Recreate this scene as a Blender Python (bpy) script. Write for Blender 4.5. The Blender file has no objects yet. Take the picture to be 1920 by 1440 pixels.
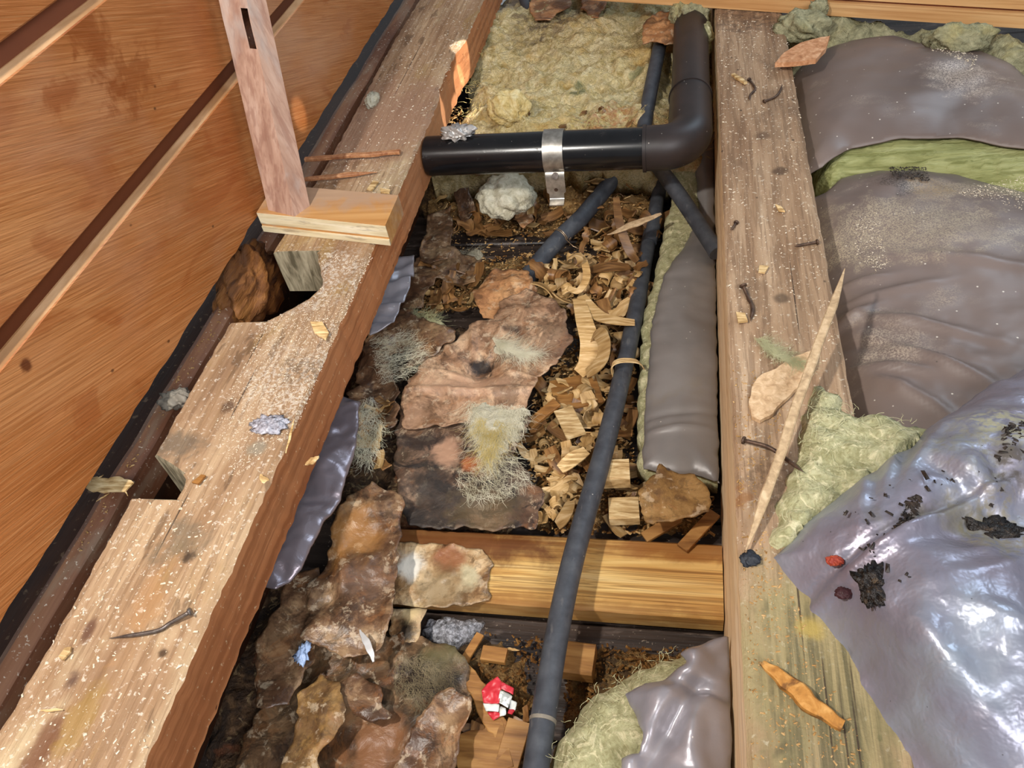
import bpy, bmesh, math, random
import numpy as np
from mathutils import Vector, Matrix

# ------------------------------------------------------------------ camera, world, lights
SC = bpy.context.scene
J = 0.20                                   # height of the joist tops above the subfloor
F = 1500.0                                 # focal length in pixels of the 1920 x 1440 frame
CAM = np.array([0.0, 0.0, 0.70])
ROT = np.array([[0.97761818, -0.01197286, 0.21004607],
                [0.15357702, 0.72297956, -0.67358344],
                [-0.1437943, 0.69076567, 0.70863672]])
cd = bpy.data.cameras.new('camera'); cam = bpy.data.objects.new('camera', cd)
SC.collection.objects.link(cam); SC.camera = cam
cd.sensor_width = 36; cd.lens = F / 1920 * 36; cd.clip_start = 0.01
m4 = Matrix.Identity(4)
for i in range(3):
    for k in range(3): m4[i][k] = ROT[i][k]
    m4[i][3] = CAM[i]
cam.matrix_world = m4

w = bpy.data.worlds.new('world'); SC.world = w; w.use_nodes = True
w.node_tree.nodes['Background'].inputs[0].default_value = (0.86, 0.93, 1.0, 1)
w.node_tree.nodes['Background'].inputs[1].default_value = 0.28
SC.view_settings.view_transform = 'Standard'; SC.view_settings.look = 'None'
SC.view_settings.gamma = 1; SC.view_settings.use_curve_mapping = False
SC.view_settings.exposure = 0.0

def aim(o, target):
    d = Vector(target) - o.location
    o.rotation_euler = d.to_track_quat('-Z', 'Y').to_euler()
def lamp(name, kind, loc, target, energy, color, **kw):
    l = bpy.data.lights.new(name, kind); o = bpy.data.objects.new(name, l)
    SC.collection.objects.link(o); o.location = loc; l.energy = energy; l.color = color
    for k, v in kw.items(): setattr(l, k, v)
    aim(o, target); return o
# a work lamp hung up to the left, a window far ahead to the right, sun through a chink
lamp('work_lamp', 'AREA', (-0.42, 0.0, 1.08), (0.0, 0.6, 0.1), 10.5, (1.0, 0.95, 0.88), shape='DISK', size=0.05)
lamp('window_light', 'AREA', (1.5, 2.3, 2.1), (0.1, 0.5, 0.2), 24, (0.66, 0.83, 1.0), shape='RECTANGLE', size=0.8, size_y=1.1)
lamp('rear_fill_light', 'AREA', (0.9, -1.3, 1.9), (-.3, 0.6, 0.2), 46, (0.97, 0.97, 1.0), shape='RECTANGLE', size=1.2, size_y=1.0)  # unseen fill added behind the camera to brighten the wall and joist side

for q, (t, a, e) in enumerate([((-0.334, 1.19, 0.187), 1.5, 480), ((-0.333, 1.155, 0.163), 1.4, 480), ((-0.333, 1.115, 0.137), 1.3, 480), ((-0.335, 1.04, 0.176), 1.1, 380)]):
    lamp('sun_through_chink', 'SPOT', (1.15 + .01 * q, 1.30, 1.75), t, e, (1.0, 0.96, 0.9), spot_size=math.radians(a), spot_blend=0.3, shadow_soft_size=0.002)
lamp('sun_through_pinhole', 'SPOT', (1.20, 0.75, 1.35), (-0.488, 0.903, 0.249), 130, (1.0, 0.86, 0.7), spot_size=math.radians(1.3), spot_blend=0.8, shadow_soft_size=0.002)

# ------------------------------------------------------------------ helpers
rnd = random.Random(7)
rng = np.random.default_rng(11)
A = np.array
def ray(px, py): return ROT @ A([px - 960.0, -(py - 720.0), -F])
def P(px, py, z):
    d = ray(px, py); return CAM + d * ((z - CAM[2]) / d[2])
def PX(px, py, X):
    d = ray(px, py); return CAM + d * ((X - CAM[0]) / d[0])
def PY(px, py, Y):
    d = ray(px, py); return CAM + d * ((Y - CAM[1]) / d[1])
def PS(px, py, zf, dz=0.0):
    z = 0.05
    for _ in range(25):
        p = P(px, py, z); z = 0.5 * z + 0.5 * (float(zf(p[0], p[1])) + dz)
    return P(px, py, z)
def C(h, k=1.0):
    h = h.lstrip('#'); o = []
    for i in (0, 2, 4):
        v = int(h[i:i + 2], 16) / 255
        o.append((v / 12.92 if v <= 0.04045 else ((v + 0.055) / 1.055) ** 2.4) * k)
    return (o[0], o[1], o[2], 1.0)
def sstep(a, b, x):
    t = np.clip((x - a) / (b - a), 0, 1); return t * t * (3 - 2 * t)
def _hash(ix, iy, s):
    n = (ix * 374761393 + iy * 668265263 + s * 1442695041) & 0xffffffff
    n = ((n ^ (n >> 13)) * 1274126177) & 0xffffffff
    return (n ^ (n >> 16)) & 0xffff
def pn(x, y, s=0):
    x = np.asarray(x, float); y = np.asarray(y, float)
    ix = np.floor(x).astype(np.int64); iy = np.floor(y).astype(np.int64)
    fx = x - ix; fy = y - iy
    u = fx ** 3 * (fx * (fx * 6 - 15) + 10); v = fy ** 3 * (fy * (fy * 6 - 15) + 10)
    def g(i, j, dx, dy):
        a = _hash(i, j, s) / 65536.0 * 2 * np.pi
        return np.cos(a) * dx + np.sin(a) * dy
    a = g(ix, iy, fx, fy); b = g(ix + 1, iy, fx - 1, fy)
    c = g(ix, iy + 1, fx, fy - 1); d = g(ix + 1, iy + 1, fx - 1, fy - 1)
    return ((a + (b - a) * u) + ((c + (d - c) * u) - (a + (b - a) * u)) * v) * 1.5
def fbm(x, y, sc, oc=4, s=0):
    r = 0; a = 1.0
    for k in range(oc):
        r = r + a * pn(x * sc, y * sc, s + k * 17); sc *= 2.03; a *= 0.5
    return r
def crease(x, y, sc, oc=3, s=0):
    r = 0; a = 1.0
    for k in range(oc):
        r = r + a * (0.35 - np.abs(pn(x * sc + 3.1 * k, y * sc, s + k * 31))); sc *= 1.9; a *= 0.55
    return r

def folds(x, y, n, lam, s=0):
    # straight crumple folds: triangle waves in random directions over a slightly warped plane
    r = np.random.default_rng(s + 100); u = x + .006 * fbm(x, y, 14, 2, s); v = y + .006 * fbm(x, y, 14, 2, s + 3); z = 0
    for k in range(n):
        a = r.uniform(0, np.pi); l = lam * r.uniform(.5, 1.6); t = (u * np.cos(a) + v * np.sin(a)) / l + r.uniform(0, 1)
        z = z + (np.abs((t % 1.0) - .5) - .25) * l * r.uniform(.5, 1.0) * (.4 + .6 * sstep(-.25, .3, pn(x * 18, y * 18, s + k)))
    return z / lam * 1.2
COL = SC.collection
def meta(o, label=None, cat=None, group=None, kind=None):
    if label: o['label'] = label
    if cat: o['category'] = cat
    if group: o['group'] = group
    if kind: o['kind'] = kind
    return o
def T(name, label, cat, loc, group=None, kind=None):
    o = bpy.data.objects.new(name, None); COL.objects.link(o); o.location = Vector([float(v) for v in loc])
    o.empty_display_size = 0.02
    return meta(o, label, cat, group, kind)
def mk(name, verts, faces, mat, parent=None, label=None, cat=None, group=None, kind=None, smooth=True, fm=None, angle=None):
    v = np.asarray(verts, float)
    org = A([(v[:, 0].min() + v[:, 0].max()) / 2, (v[:, 1].min() + v[:, 1].max()) / 2, v[:, 2].min()])
    me = bpy.data.meshes.new(name)
    me.from_pydata((v - org).tolist(), [], [tuple(int(i) for i in f) for f in faces])
    ms = mat if isinstance(mat, (list, tuple)) else [mat]
    for q in ms: me.materials.append(q)
    if fm is not None: me.polygons.foreach_set('material_index', np.asarray(fm, dtype=np.int32))
    bm = bmesh.new(); bm.from_mesh(me); bmesh.ops.recalc_face_normals(bm, faces=bm.faces)
    bm.to_mesh(me); bm.free()
    if smooth:
        me.polygons.foreach_set('use_smooth', np.ones(len(me.polygons), dtype=bool))
        if angle: me.set_sharp_from_angle(angle=math.radians(angle))
    me.update()
    o = bpy.data.objects.new(name, me); COL.objects.link(o)
    loc = Vector(org.tolist())
    if parent is not None:
        o.parent = parent
        q = parent; off = Vector((0, 0, 0))
        while q is not None: off = off + q.location; q = q.parent
        loc = loc - off
    o.location = loc
    return meta(o, label, cat, group, kind)

class G:
    """collects vertices and faces"""
    def __init__(s): s.v = []; s.f = []
    def add(s, vs, fs):
        b = len(s.v); s.v += [tuple(float(c) for c in q) for q in vs]; s.f += [tuple(i + b for i in q) for q in fs]; return s
    def mk(s, name, mat, parent=None, **k): return mk(name, s.v, s.f, mat, parent, **k)
def catmull(pts, n=10):
    pts = [A(p, float) for p in pts]
    if len(pts) == 2: return [pts[0] + (pts[1] - pts[0]) * t for t in np.linspace(0, 1, n)]
    q = [2 * pts[0] - pts[1]] + pts + [2 * pts[-1] - pts[-2]]; out = []
    for i in range(1, len(q) - 2):
        for t in np.linspace(0, 1, n, endpoint=False):
            a, b, c, d = q[i - 1], q[i], q[i + 1], q[i + 2]
            out.append(0.5 * (2 * b + (c - a) * t + (2 * a - 5 * b + 4 * c - d) * t * t + (3 * b - a - 3 * c + d) * t ** 3))
    out.append(pts[-1]); return out
def frames(path):
    path = [A(p, float) for p in path]; fr = []
    up = A([0, 0, 1.0])
    for i in range(len(path)):
        t = path[min(i + 1, len(path) - 1)] - path[max(i - 1, 0)]; t = t / (np.linalg.norm(t) + 1e-12)
        u = up - t * np.dot(up, t)
        if np.linalg.norm(u) < 1e-3: u = A([0, 1.0, 0]) - t * t[1]
        u /= np.linalg.norm(u); up = u
        fr.append((path[i], np.cross(t, u), u))
    return fr
def sweep(path, section, closed=True, scale=None, cap=True):
    """section(i, t) or a list of 2-D points swept along path"""
    fr = frames(path); n = len(fr); vs = []; fs = []
    for i, (p, a, b) in enumerate(fr):
        sec = section(i / (n - 1)) if callable(section) else section
        k = 1.0 if scale is None else scale(i / (n - 1))
        for (x, y) in sec: vs.append(p + a * x * k + b * y * k)
    m = len(sec)
    for i in range(n - 1):
        for q in range(m if closed else m - 1):
            fs.append((i * m + q, i * m + (q + 1) % m, (i + 1) * m + (q + 1) % m, (i + 1) * m + q))
    if cap and closed:
        fs.append(tuple(range(m))[::-1]); fs.append(tuple((n - 1) * m + q for q in range(m)))
    return vs, fs
def circ(r, n=16): return [(r * math.cos(2 * math.pi * i / n), r * math.sin(2 * math.pi * i / n)) for i in range(n)]
def rect(w_, h_, b=0.0):
    x, y = w_ / 2, h_ / 2
    if b <= 0: return [(-x, -y), (x, -y), (x, y), (-x, y)]
    return [(-x + b, -y), (x - b, -y), (x, -y + b), (x, y - b), (x - b, y), (-x + b, y), (-x, y - b), (-x, -y + b)]
def inside(poly, x, y):
    r = np.zeros(x.shape, bool); n = len(poly)
    for i in range(n):
        x1, y1 = poly[i]; x2, y2 = poly[(i + 1) % n]
        c = ((y1 > y) != (y2 > y))
        with np.errstate(divide='ignore', invalid='ignore'):
            r ^= c & (x < (x2 - x1) * (y - y1) / (y2 - y1 + 1e-15) + x1)
    return r
def edge_near(poly, x, y):
    best = np.full(x.shape, 1e9); bx = np.zeros(x.shape); by = np.zeros(x.shape); n = len(poly)
    for i in range(n):
        x1, y1 = poly[i]; x2, y2 = poly[(i + 1) % n]; dx, dy = x2 - x1, y2 - y1
        t = np.clip(((x - x1) * dx + (y - y1) * dy) / (dx * dx + dy * dy + 1e-15), 0, 1)
        qx = x1 + t * dx; qy = y1 + t * dy; d = np.hypot(x - qx, y - qy)
        k = d < best; best = np.where(k, d, best); bx = np.where(k, qx, bx); by = np.where(k, qy, by)
    return best, bx, by
def ragged(poly, step, amp, s=0):
    out = []; n = len(poly); k = 0
    for i in range(n):
        a, b = A(poly[i][:2]), A(poly[(i + 1) % n][:2]); L = np.linalg.norm(b - a); m = max(1, int(L / step))
        nr = A([-(b - a)[1], (b - a)[0]]) / (L + 1e-9)
        for q in range(m):
            p = a + (b - a) * q / m
            out.append(tuple(p + nr * amp * float(fbm(A([p[0]]), A([p[1]]), 60, 3, s + 5)[0]))); k += 1
    return out
def sheet(name, poly, zf, res, thick, mat, parent=None, jag=0.0, s=0, wob=0.0, bottom=None, **kw):
    """a sheet or soft body over a plan outline; zf(x, y, d) with d the distance to the outline"""
    poly = [(float(p[0]), float(p[1])) for p in poly]
    if jag > 0: poly = ragged(poly, max(res * 1.5, 0.004), jag, s)
    xs = [p[0] for p in poly]; ys = [p[1] for p in poly]
    gx = np.arange(min(xs) - res, max(xs) + 2 * res, res); gy = np.arange(min(ys) - res, max(ys) + 2 * res, res)
    X, Y = np.meshgrid(gx, gy, indexing='ij')
    cx = X[:-1, :-1] + res / 2; cy = Y[:-1, :-1] + res / 2
    keep = inside(poly, cx.ravel(), cy.ravel()).reshape(cx.shape)
    idx = -np.ones(X.shape, int)
    cnt = np.zeros(X.shape, int)
    cnt[:-1, :-1] += keep; cnt[1:, :-1] += keep; cnt[:-1, 1:] += keep; cnt[1:, 1:] += keep
    used = cnt > 0; idx[used] = np.arange(used.sum())
    x = X[used]; y = Y[used]; c = cnt[used]
    d, bx, by = edge_near(poly, x, y)
    ins = inside(poly, x, y)
    bd = c < 4
    sn = bd & (d < res * 1.6)
    x = np.where(sn, bx, x); y = np.where(sn, by, y); d = np.where(bd | ~ins, 0.0, d)
    z = zf(x, y, d)
    if wob > 0:
        ox = wob * fbm(x, y, 22, 3, s + 71); oy = wob * fbm(x, y, 22, 3, s + 91); x = x + ox; y = y + oy
    n = len(x); zb = z - thick if bottom is None else np.minimum(z - thick, bottom(x, y) if callable(bottom) else bottom)
    vs = np.concatenate([np.stack([x, y, z], 1), np.stack([x, y, zb], 1)])
    I, K = np.nonzero(keep)
    a = idx[I, K]; b = idx[I + 1, K]; cc = idx[I + 1, K + 1]; dd = idx[I, K + 1]
    top = np.stack([a, b, cc, dd], 1); bot = np.stack([dd, cc, b, a], 1) + n
    edges = {}
    for q in top.tolist():
        for i in range(4):
            e = (q[i], q[(i + 1) % 4])
            if (e[1], e[0]) in edges: del edges[(e[1], e[0])]
            else: edges[e] = 1
    side = [(e[1], e[0], e[0] + n, e[1] + n) for e in edges]
    return mk(name, vs, top.tolist() + bot.tolist() + side, mat, parent, **kw)
def pxpoly(pts, z): return [tuple(P(a, b, z)[:2]) for a, b in pts]
def prism(poly, z0, z1, bend=0.0):
    """irregular flat piece; poly in world xy"""
    n = len(poly); c = np.mean(A([p[:2] for p in poly]), 0)
    zz = [bend * float(np.hypot(*(A(p[:2]) - c))) for p in poly]
    vs = [(p[0], p[1], z0 + q) for p, q in zip(poly, zz)] + [(p[0], p[1], z1 + q) for p, q in zip(poly, zz)]
    fs = [tuple(range(n))[::-1], tuple(range(n, 2 * n))] + [(i, (i + 1) % n, n + (i + 1) % n, n + i) for i in range(n)]
    return vs, fs
def stick(a, b, w_, t_, s=0, taper=(0.3, 0.3), n=14, bow=0.0, rp=0.35):
    """tapered, slightly crooked splinter between two points"""
    a, b = A(a, float), A(b, float); path = []
    d = b - a; L = np.linalg.norm(d); side = np.cross(d / L, A([0, 0, 1.0]))
    for i in range(n):
        t = i / (n - 1)
        path.append(a + d * t + side * (bow * math.sin(math.pi * t) + 0.25 * w_ * float(pn(t * 4, s * 1.7, s))))
    def sc(t): return max(0.05, min(1, taper[0] + (1 - taper[0]) * t / rp if t < rp else 1, taper[1] + (1 - taper[1]) * (1 - t) / rp if t > 1 - rp else 1) * (1 + 0.12 * float(pn(t * 9, s + 0.5, s + 3))))
    return sweep(path, rect(w_, t_, min(w_, t_) * 0.18), scale=sc)
def onto(pts, f, d=.03):
    p = A(pts, float); return list(zip(p[:, 0], p[:, 1], f(p[:, 0], p[:, 1], np.full(len(p), d))))
def fibres(name, pts, mat, parent=None, length=0.03, width=0.0005, seg=5, lift=0.006, s=0, dirf=None, **kw):
    """short loose fibres starting at the given surface points"""
    r = np.random.default_rng(s + 3); vs = []; fs = []
    for p in pts:
        a = r.uniform(0, 2 * np.pi) if dirf is None else dirf(p) + r.normal(0, 0.5)
        q = A(p, float).copy(); L = length * r.uniform(0.4, 1.3) / seg; b = len(vs); el = r.uniform(-0.2, 0.6)
        for k in range(seg + 1):
            sd = A([-math.sin(a), math.cos(a), 0]) * width * (1 - 0.6 * k / seg)
            vs.append(q - sd); vs.append(q + sd)
            a += r.normal(0, 0.35); el += r.normal(-0.12, 0.25)
            q = q + A([math.cos(a) * math.cos(el), math.sin(a) * math.cos(el), math.sin(el) * lift / length]) * L
        for k in range(seg): fs.append((b + 2 * k, b + 2 * k + 1, b + 2 * k + 3, b + 2 * k + 2))
    return mk(name, vs, fs, mat, parent, kind='stuff', **kw)
def scatter(polypx, z, n, s=0):
    """random plan points inside a pixel outline taken at height z"""
    poly = pxpoly(polypx, z); r = np.random.default_rng(s); xs = [p[0] for p in poly]; ys = [p[1] for p in poly]; out = []
    while len(out) < n:
        x = r.uniform(min(xs), max(xs), 400); y = r.uniform(min(ys), max(ys), 400); k = inside(poly, x, y)
        out += list(zip(x[k], y[k]))
    return out[:n]
def crumbs(name, pts, zf, size, mat, label, cat="crumbs", s=0, flat=0.5, parent=None, dens=None):
    r = np.random.default_rng(s); vs = []; fs = []
    pa = A(pts, float); Z = np.broadcast_to(zf(pa[:, 0], pa[:, 1]), (len(pa),))
    for (x, y), z in zip(pts, Z):
        if dens is not None and r.uniform() > dens(x, y): continue
        z = float(z); k = size * (0.35 + 1.3 * r.uniform() ** 2.5); a = r.uniform(0, 6.28); el = r.uniform(0.6, 2.2)
        c, q = math.cos(a), math.sin(a); b = len(vs)
        for (u, v, h) in ((-1, -.6, 0), (1, -.7, 0), (.8, .7, 0), (-.9, .6, 0), (.1, .05, 1.3 * flat)):
            vs.append((x + (u * el * c - v * q) * k, y + (u * el * q + v * c) * k, z + h * k * 1.4 - 0.0003))
        fs += [(b, b + 1, b + 4), (b + 1, b + 2, b + 4), (b + 2, b + 3, b + 4), (b + 3, b, b + 4), (b + 3, b + 2, b + 1, b)]
    return mk(name, vs, fs, mat, parent, smooth=False, label=label if parent is None else None, cat=cat if parent is None else None, kind='stuff')

# ------------------------------------------------------------------ materials
def material(name, base, scale=(20, 20, 20), detail=6, dist=0.0, rough=0.6, metal=0.0, layers=(), bump=(), coord='pos', spec=0.4, rand=0.0, off=(0, 0, 0), rot=(0, 0, 0), nr=0.6, trans=None):
    m = bpy.data.materials.new(name); m.use_nodes = True; nt = m.node_tree; N = nt.nodes; L = nt.links
    bs = N['Principled BSDF']; bs.inputs['Roughness'].default_value = rough; bs.inputs['Metallic'].default_value = metal
    bs.inputs['Specular IOR Level'].default_value = spec
    if coord == 'pos': src = N.new('ShaderNodeNewGeometry').outputs['Position']
    else:
        src = N.new('ShaderNodeTexCoord').outputs['Object']
        oi = N.new('ShaderNodeObjectInfo'); ad = N.new('ShaderNodeVectorMath'); ad.operation = 'MULTIPLY_ADD'
        L.new(oi.outputs['Random'], ad.inputs[0]); ad.inputs[1].default_value = (7, 5, 3); L.new(src, ad.inputs[2]); src = ad.outputs[0]
    raw = src
    if any(rot):
        r = N.new('ShaderNodeMapping'); r.inputs['Rotation'].default_value = rot; L.new(src, r.inputs[0]); src = r.outputs[0]
    def noise(sc, de, di=0.0, seed=0, rgh=0.6, kind='noise'):
        mp = N.new('ShaderNodeMapping'); mp.inputs['Scale'].default_value = sc if not isinstance(sc, (int, float)) else (sc,) * 3
        mp.inputs['Location'].default_value = (off[0] + seed * 3.7, off[1] + seed * 1.9, off[2] + seed * 2.3)
        L.new(src, mp.inputs[0])
        if kind == 'vor':
            t = N.new('ShaderNodeTexVoronoi'); t.inputs['Scale'].default_value = 1; L.new(mp.outputs[0], t.inputs[0]); return t.outputs['Distance']
        t = N.new('ShaderNodeTexNoise'); t.inputs['Scale'].default_value = 1; t.inputs['Detail'].default_value = de
        t.inputs['Roughness'].default_value = rgh; t.inputs['Distortion'].default_value = di
        L.new(mp.outputs[0], t.inputs[0]); return t.outputs['Fac']
    def maprange(v, lo, hi):
        q = N.new('ShaderNodeMapRange'); q.interpolation_type = 'SMOOTHSTEP'; q.inputs[1].default_value = lo; q.inputs[2].default_value = hi
        L.new(v, q.inputs[0]); return q.outputs[0]
    def math_(op, a, b):
        q = N.new('ShaderNodeMath'); q.operation = op
        for i, v in enumerate((a, b)):
            if isinstance(v, (int, float)): q.inputs[i].default_value = v
            else: L.new(v, q.inputs[i])
        return q.outputs[0]
    rp = N.new('ShaderNodeValToRGB'); el = rp.color_ramp.elements
    while len(el) < len(base): el.new(0.5)
    for e, (p, c) in zip(el, base): e.position = p; e.color = C(c) if isinstance(c, str) else c
    L.new(noise(scale, detail, dist, 0, nr), rp.inputs[0]); col = rp.outputs[0]; rg = None
    for i, ly in enumerate(layers):
        k = ly.get('k', 'noise'); op = ly.get('op', 1.0)
        if k == 'noise': f = maprange(noise(ly['s'], ly.get('d', 4), ly.get('di', 0.3), i + 1, ly.get('rg', .6)), ly['lo'], ly['hi'])
        elif k == 'vor': f = maprange(noise(ly['s'], 0, 0, i + 1, kind='vor'), ly['hi'], ly['lo'])
        else:
            vm = N.new('ShaderNodeVectorMath'); vm.operation = 'SUBTRACT'; L.new(raw, vm.inputs[0]); vm.inputs[1].default_value = tuple(float(q) for q in ly['c'])
            vs = N.new('ShaderNodeVectorMath'); vs.operation = 'MULTIPLY'; L.new(vm.outputs[0], vs.inputs[0]); vs.inputs[1].default_value = ly.get('q', (1, 1, 1))
            vl = N.new('ShaderNodeVectorMath'); vl.operation = 'LENGTH'; L.new(vs.outputs[0], vl.inputs[0])
            nn = math_('MULTIPLY', math_('SUBTRACT', noise(ly.get('ns', 40), 5, 0.5, i + 1), 0.5), ly['r'] * ly.get('na', 1.6))
            f = maprange(math_('ADD', vl.outputs['Value'], nn), ly['r'], ly['r'] * ly.get('soft', 0.35))
        if 'tex' in ly: f = math_('MULTIPLY', f, maprange(noise(ly['tex'], 5, 0.4, i + 9), ly.get('tlo', 0.4), ly.get('thi', 0.6)))
        f = math_('MULTIPLY', f, op)
        mx = N.new('ShaderNodeMix'); mx.data_type = 'RGBA'; L.new(f, mx.inputs[0]); L.new(col, mx.inputs[6])
        mx.inputs[7].default_value = C(ly['c2']) if 'c2' in ly else (C(ly['col']) if isinstance(ly['col'], str) else ly['col']); col = mx.outputs[2]
        if 'rough' in ly:
            rm = N.new('ShaderNodeMix'); L.new(f, rm.inputs[0])
            if rg is None: rm.inputs[2].default_value = rough
            else: L.new(rg, rm.inputs[2])
            rm.inputs[3].default_value = ly['rough']; rg = rm.outputs[0]
    if rand > 0:
        oi2 = N.new('ShaderNodeObjectInfo'); hs = N.new('ShaderNodeHueSaturation')
        L.new(math_('ADD', math_('MULTIPLY', oi2.outputs['Random'], 2 * rand), 1 - rand), hs.inputs['Value']); L.new(col, hs.inputs['Color']); col = hs.outputs[0]
    L.new(col, bs.inputs['Base Color'])
    if rg is not None: L.new(rg, bs.inputs['Roughness'])
    nrm = None
    for i, b in enumerate(bump):
        sc, st, dsn = b[0], b[1], b[2]
        h = noise(sc, b[3] if len(b) > 3 else 4, b[4] if len(b) > 4 else 0.0, i + 20)
        bp = N.new('ShaderNodeBump'); bp.inputs['Strength'].default_value = st; bp.inputs['Distance'].default_value = dsn
        L.new(h, bp.inputs['Height'])
        if nrm is not None: L.new(nrm, bp.inputs['Normal'])
        nrm = bp.outputs[0]
    if nrm is not None: L.new(nrm, bs.inputs['Normal'])
    if trans:
        bs.inputs['Transmission Weight'].default_value = trans; bs.inputs['IOR'].default_value = 1.3
    return m
def blob(px, py, z, rpx, col, op=1.0, **k):
    c = P(px, py, z); d = np.linalg.norm(c - CAM); return dict(k='blob', c=c, r=rpx * d / F * 1.3, col=col, op=op, **k)
GRAIN_Y = (70, 4, 70); GRAIN_X = (4, 70, 70)
M = {}
M['wall'] = material('varnished_board', [(0.3, 'a8632f'), (0.5, 'bb7640'), (0.7, 'c88a55')], (6, 3, 9), 4, 0.6, rough=0.42, spec=0.35,
    layers=[dict(s=(30, 7, 620), lo=0.44, hi=0.6, col='94531f', op=0.5), dict(s=(30, 9, 800), lo=0.52, hi=0.62, col='d39a64', op=0.35), dict(s=(5, 6, 14), lo=0.56, hi=0.66, col='9a4f1c', op=0.5, di=1.5),
            dict(s=(3, 2, 3), lo=0.5, hi=0.75, col='c9a184', op=0.5), dict(k='vor', s=(34, 22, 34), lo=0.02, hi=0.07, col='4a260f', op=0.8),
            dict(k='blob', c=PX(165, 60, -0.488), r=0.05, q=(1, 1.6, 0.8), col='8c4410', op=0.7, na=3.0, ns=45), dict(k='blob', c=PX(250, 150, -0.488), r=0.035, q=(1, 0.8, 1.2), col='8c4410', op=0.6, na=3.0, ns=60),
            dict(k='blob', c=PX(120, 175, -0.488), r=0.03, q=(1, 0.7, 2.0), col='94491a', op=0.6, na=2.5), dict(k='blob', c=PX(48, 684, -0.488), r=0.007, col='5a2408', op=0.9),
            dict(k='blob', c=PX(330, 340, -0.488), r=0.05, q=(1, .8, 1.5), col='a56a3a', op=0.5, na=2.5)],
    bump=[((60, 20, 420), 0.45, 0.0014, 3), ((60, 5, 60), 0.25, 0.002)], rot=(0.35, 0, 0))
M['board_edge'] = material('pale_board_edge', [(0.3, '9a6c42'), (0.5, 'b58658'), (0.7, 'cda276')], (60, 12, 60), 5, .4, rough=.6)
M['groove'] = material('groove_dark', [(0.3, '5c301b'), (0.7, '7d4528')], (10, 3, 10), rough=0.7)
M['joist_l'] = material('weathered_pine_left', [(0.3, '8a6a4e'), (0.5, 'a98a6a'), (0.7, 'c0a481')], (26, 5, 26), 6, 0.4, rough=0.75,
    layers=[dict(s=(120, 6, 120), lo=0.45, hi=0.62, col='8e6c4a', op=0.5), dict(s=(14, 7, 14), lo=0.55, hi=0.7, col='9a7c40', op=0.55, di=1.0),
            dict(s=(10, 5, 10), lo=0.55, hi=0.72, col='e0cfa6', op=0.5), dict(s=(230, 12, 230), lo=0.5, hi=0.58, col='7a5c40', op=0.45), dict(s=240, lo=0.58, hi=0.68, col='e6dccb', op=0.55), dict(s=(60, 14, 60), lo=0.6, hi=0.66, col='5e4630', op=0.6),
            *[dict(k='blob', c=P(a, b, J), r=.0010, q=(1, .0010 / L, 1), col='33241a', op=.85, na=1.2, ns=60) for a, b, L in ((765, 130, .16), (480, 650, .04), (455, 740, .05), (320, 990, .06), (700, 250, .08))], blob(330, 840, J, 55, '5d5346', .7, q=(1, 1.4, 1), na=2.2), blob(430, 760, J, 16, '4a2f1a', .8), blob(335, 1020, J, 40, '6d6250', .6, na=2.5), blob(350, 1045, J, 14, '3b2d20', .9, na=2.5),
            blob(165, 1185, J, 18, '5a3828', .8, q=(1.5, .8, 1)), blob(137, 1275, J, 15, '5f4638', .9), blob(80, 1400, J, 30, '6b442c', .8, q=(1.6, .7, 1)), blob(305, 1225, J, 9, '3f2a18', .9),
            blob(280, 1130, J, 45, 'b98a58', .4, q=(1.6, .5, 1), na=2.5), blob(160, 1330, J, 40, '9a7a35', .5, q=(1.4, .6, 1), na=2.5), blob(480, 840, J, 16, '8d8472', .8),
            blob(560, 720, J, 110, 'd8cfc0', .55, tex=300, tlo=.45, thi=.6), blob(600, 520, J, 90, 'cfc6b8', .6, tex=260, tlo=.45, thi=.6), blob(560, 690, J, 40, '5c4a38', .6, na=2.5, tex=160),
            blob(690, 230, J, 170, '9a7660', .6, na=1.2), blob(520, 800, J, 24, '3a2a1e', .8, na=2.5)],
    bump=[((160, 8, 160), 0.8, 0.0025), (420, 0.6, 0.0012)])
M['joist_side'] = material('red_brown_side', [(0.3, '9a5c36'), (0.5, 'b5764a'), (0.7, 'c98c5e')], (20, 3, 20), 5, 0.4, rough=0.6,
    layers=[dict(s=(120, 3, 120), lo=0.45, hi=0.62, col='7a431f', op=0.5), dict(k='vor', s=(26, 18, 40), lo=0.02, hi=0.06, col='3a1b0c', op=0.8), dict(s=200, lo=0.64, hi=0.7, col='e0c7a0', op=0.6), blob(800, 260, .17, 200, 'b8835c', .5)],
    bump=[((90, 5, 90), 0.4, 0.0015)])
M['endgrain'] = material('grey_end_grain', [(0.35, '5a523e'), (0.5, '8a8068'), (0.65, 'a89e84')], (150, 20, 30), 3, 0.6, rough=0.8, bump=[((160, 20, 40), .6, .002)])
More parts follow.
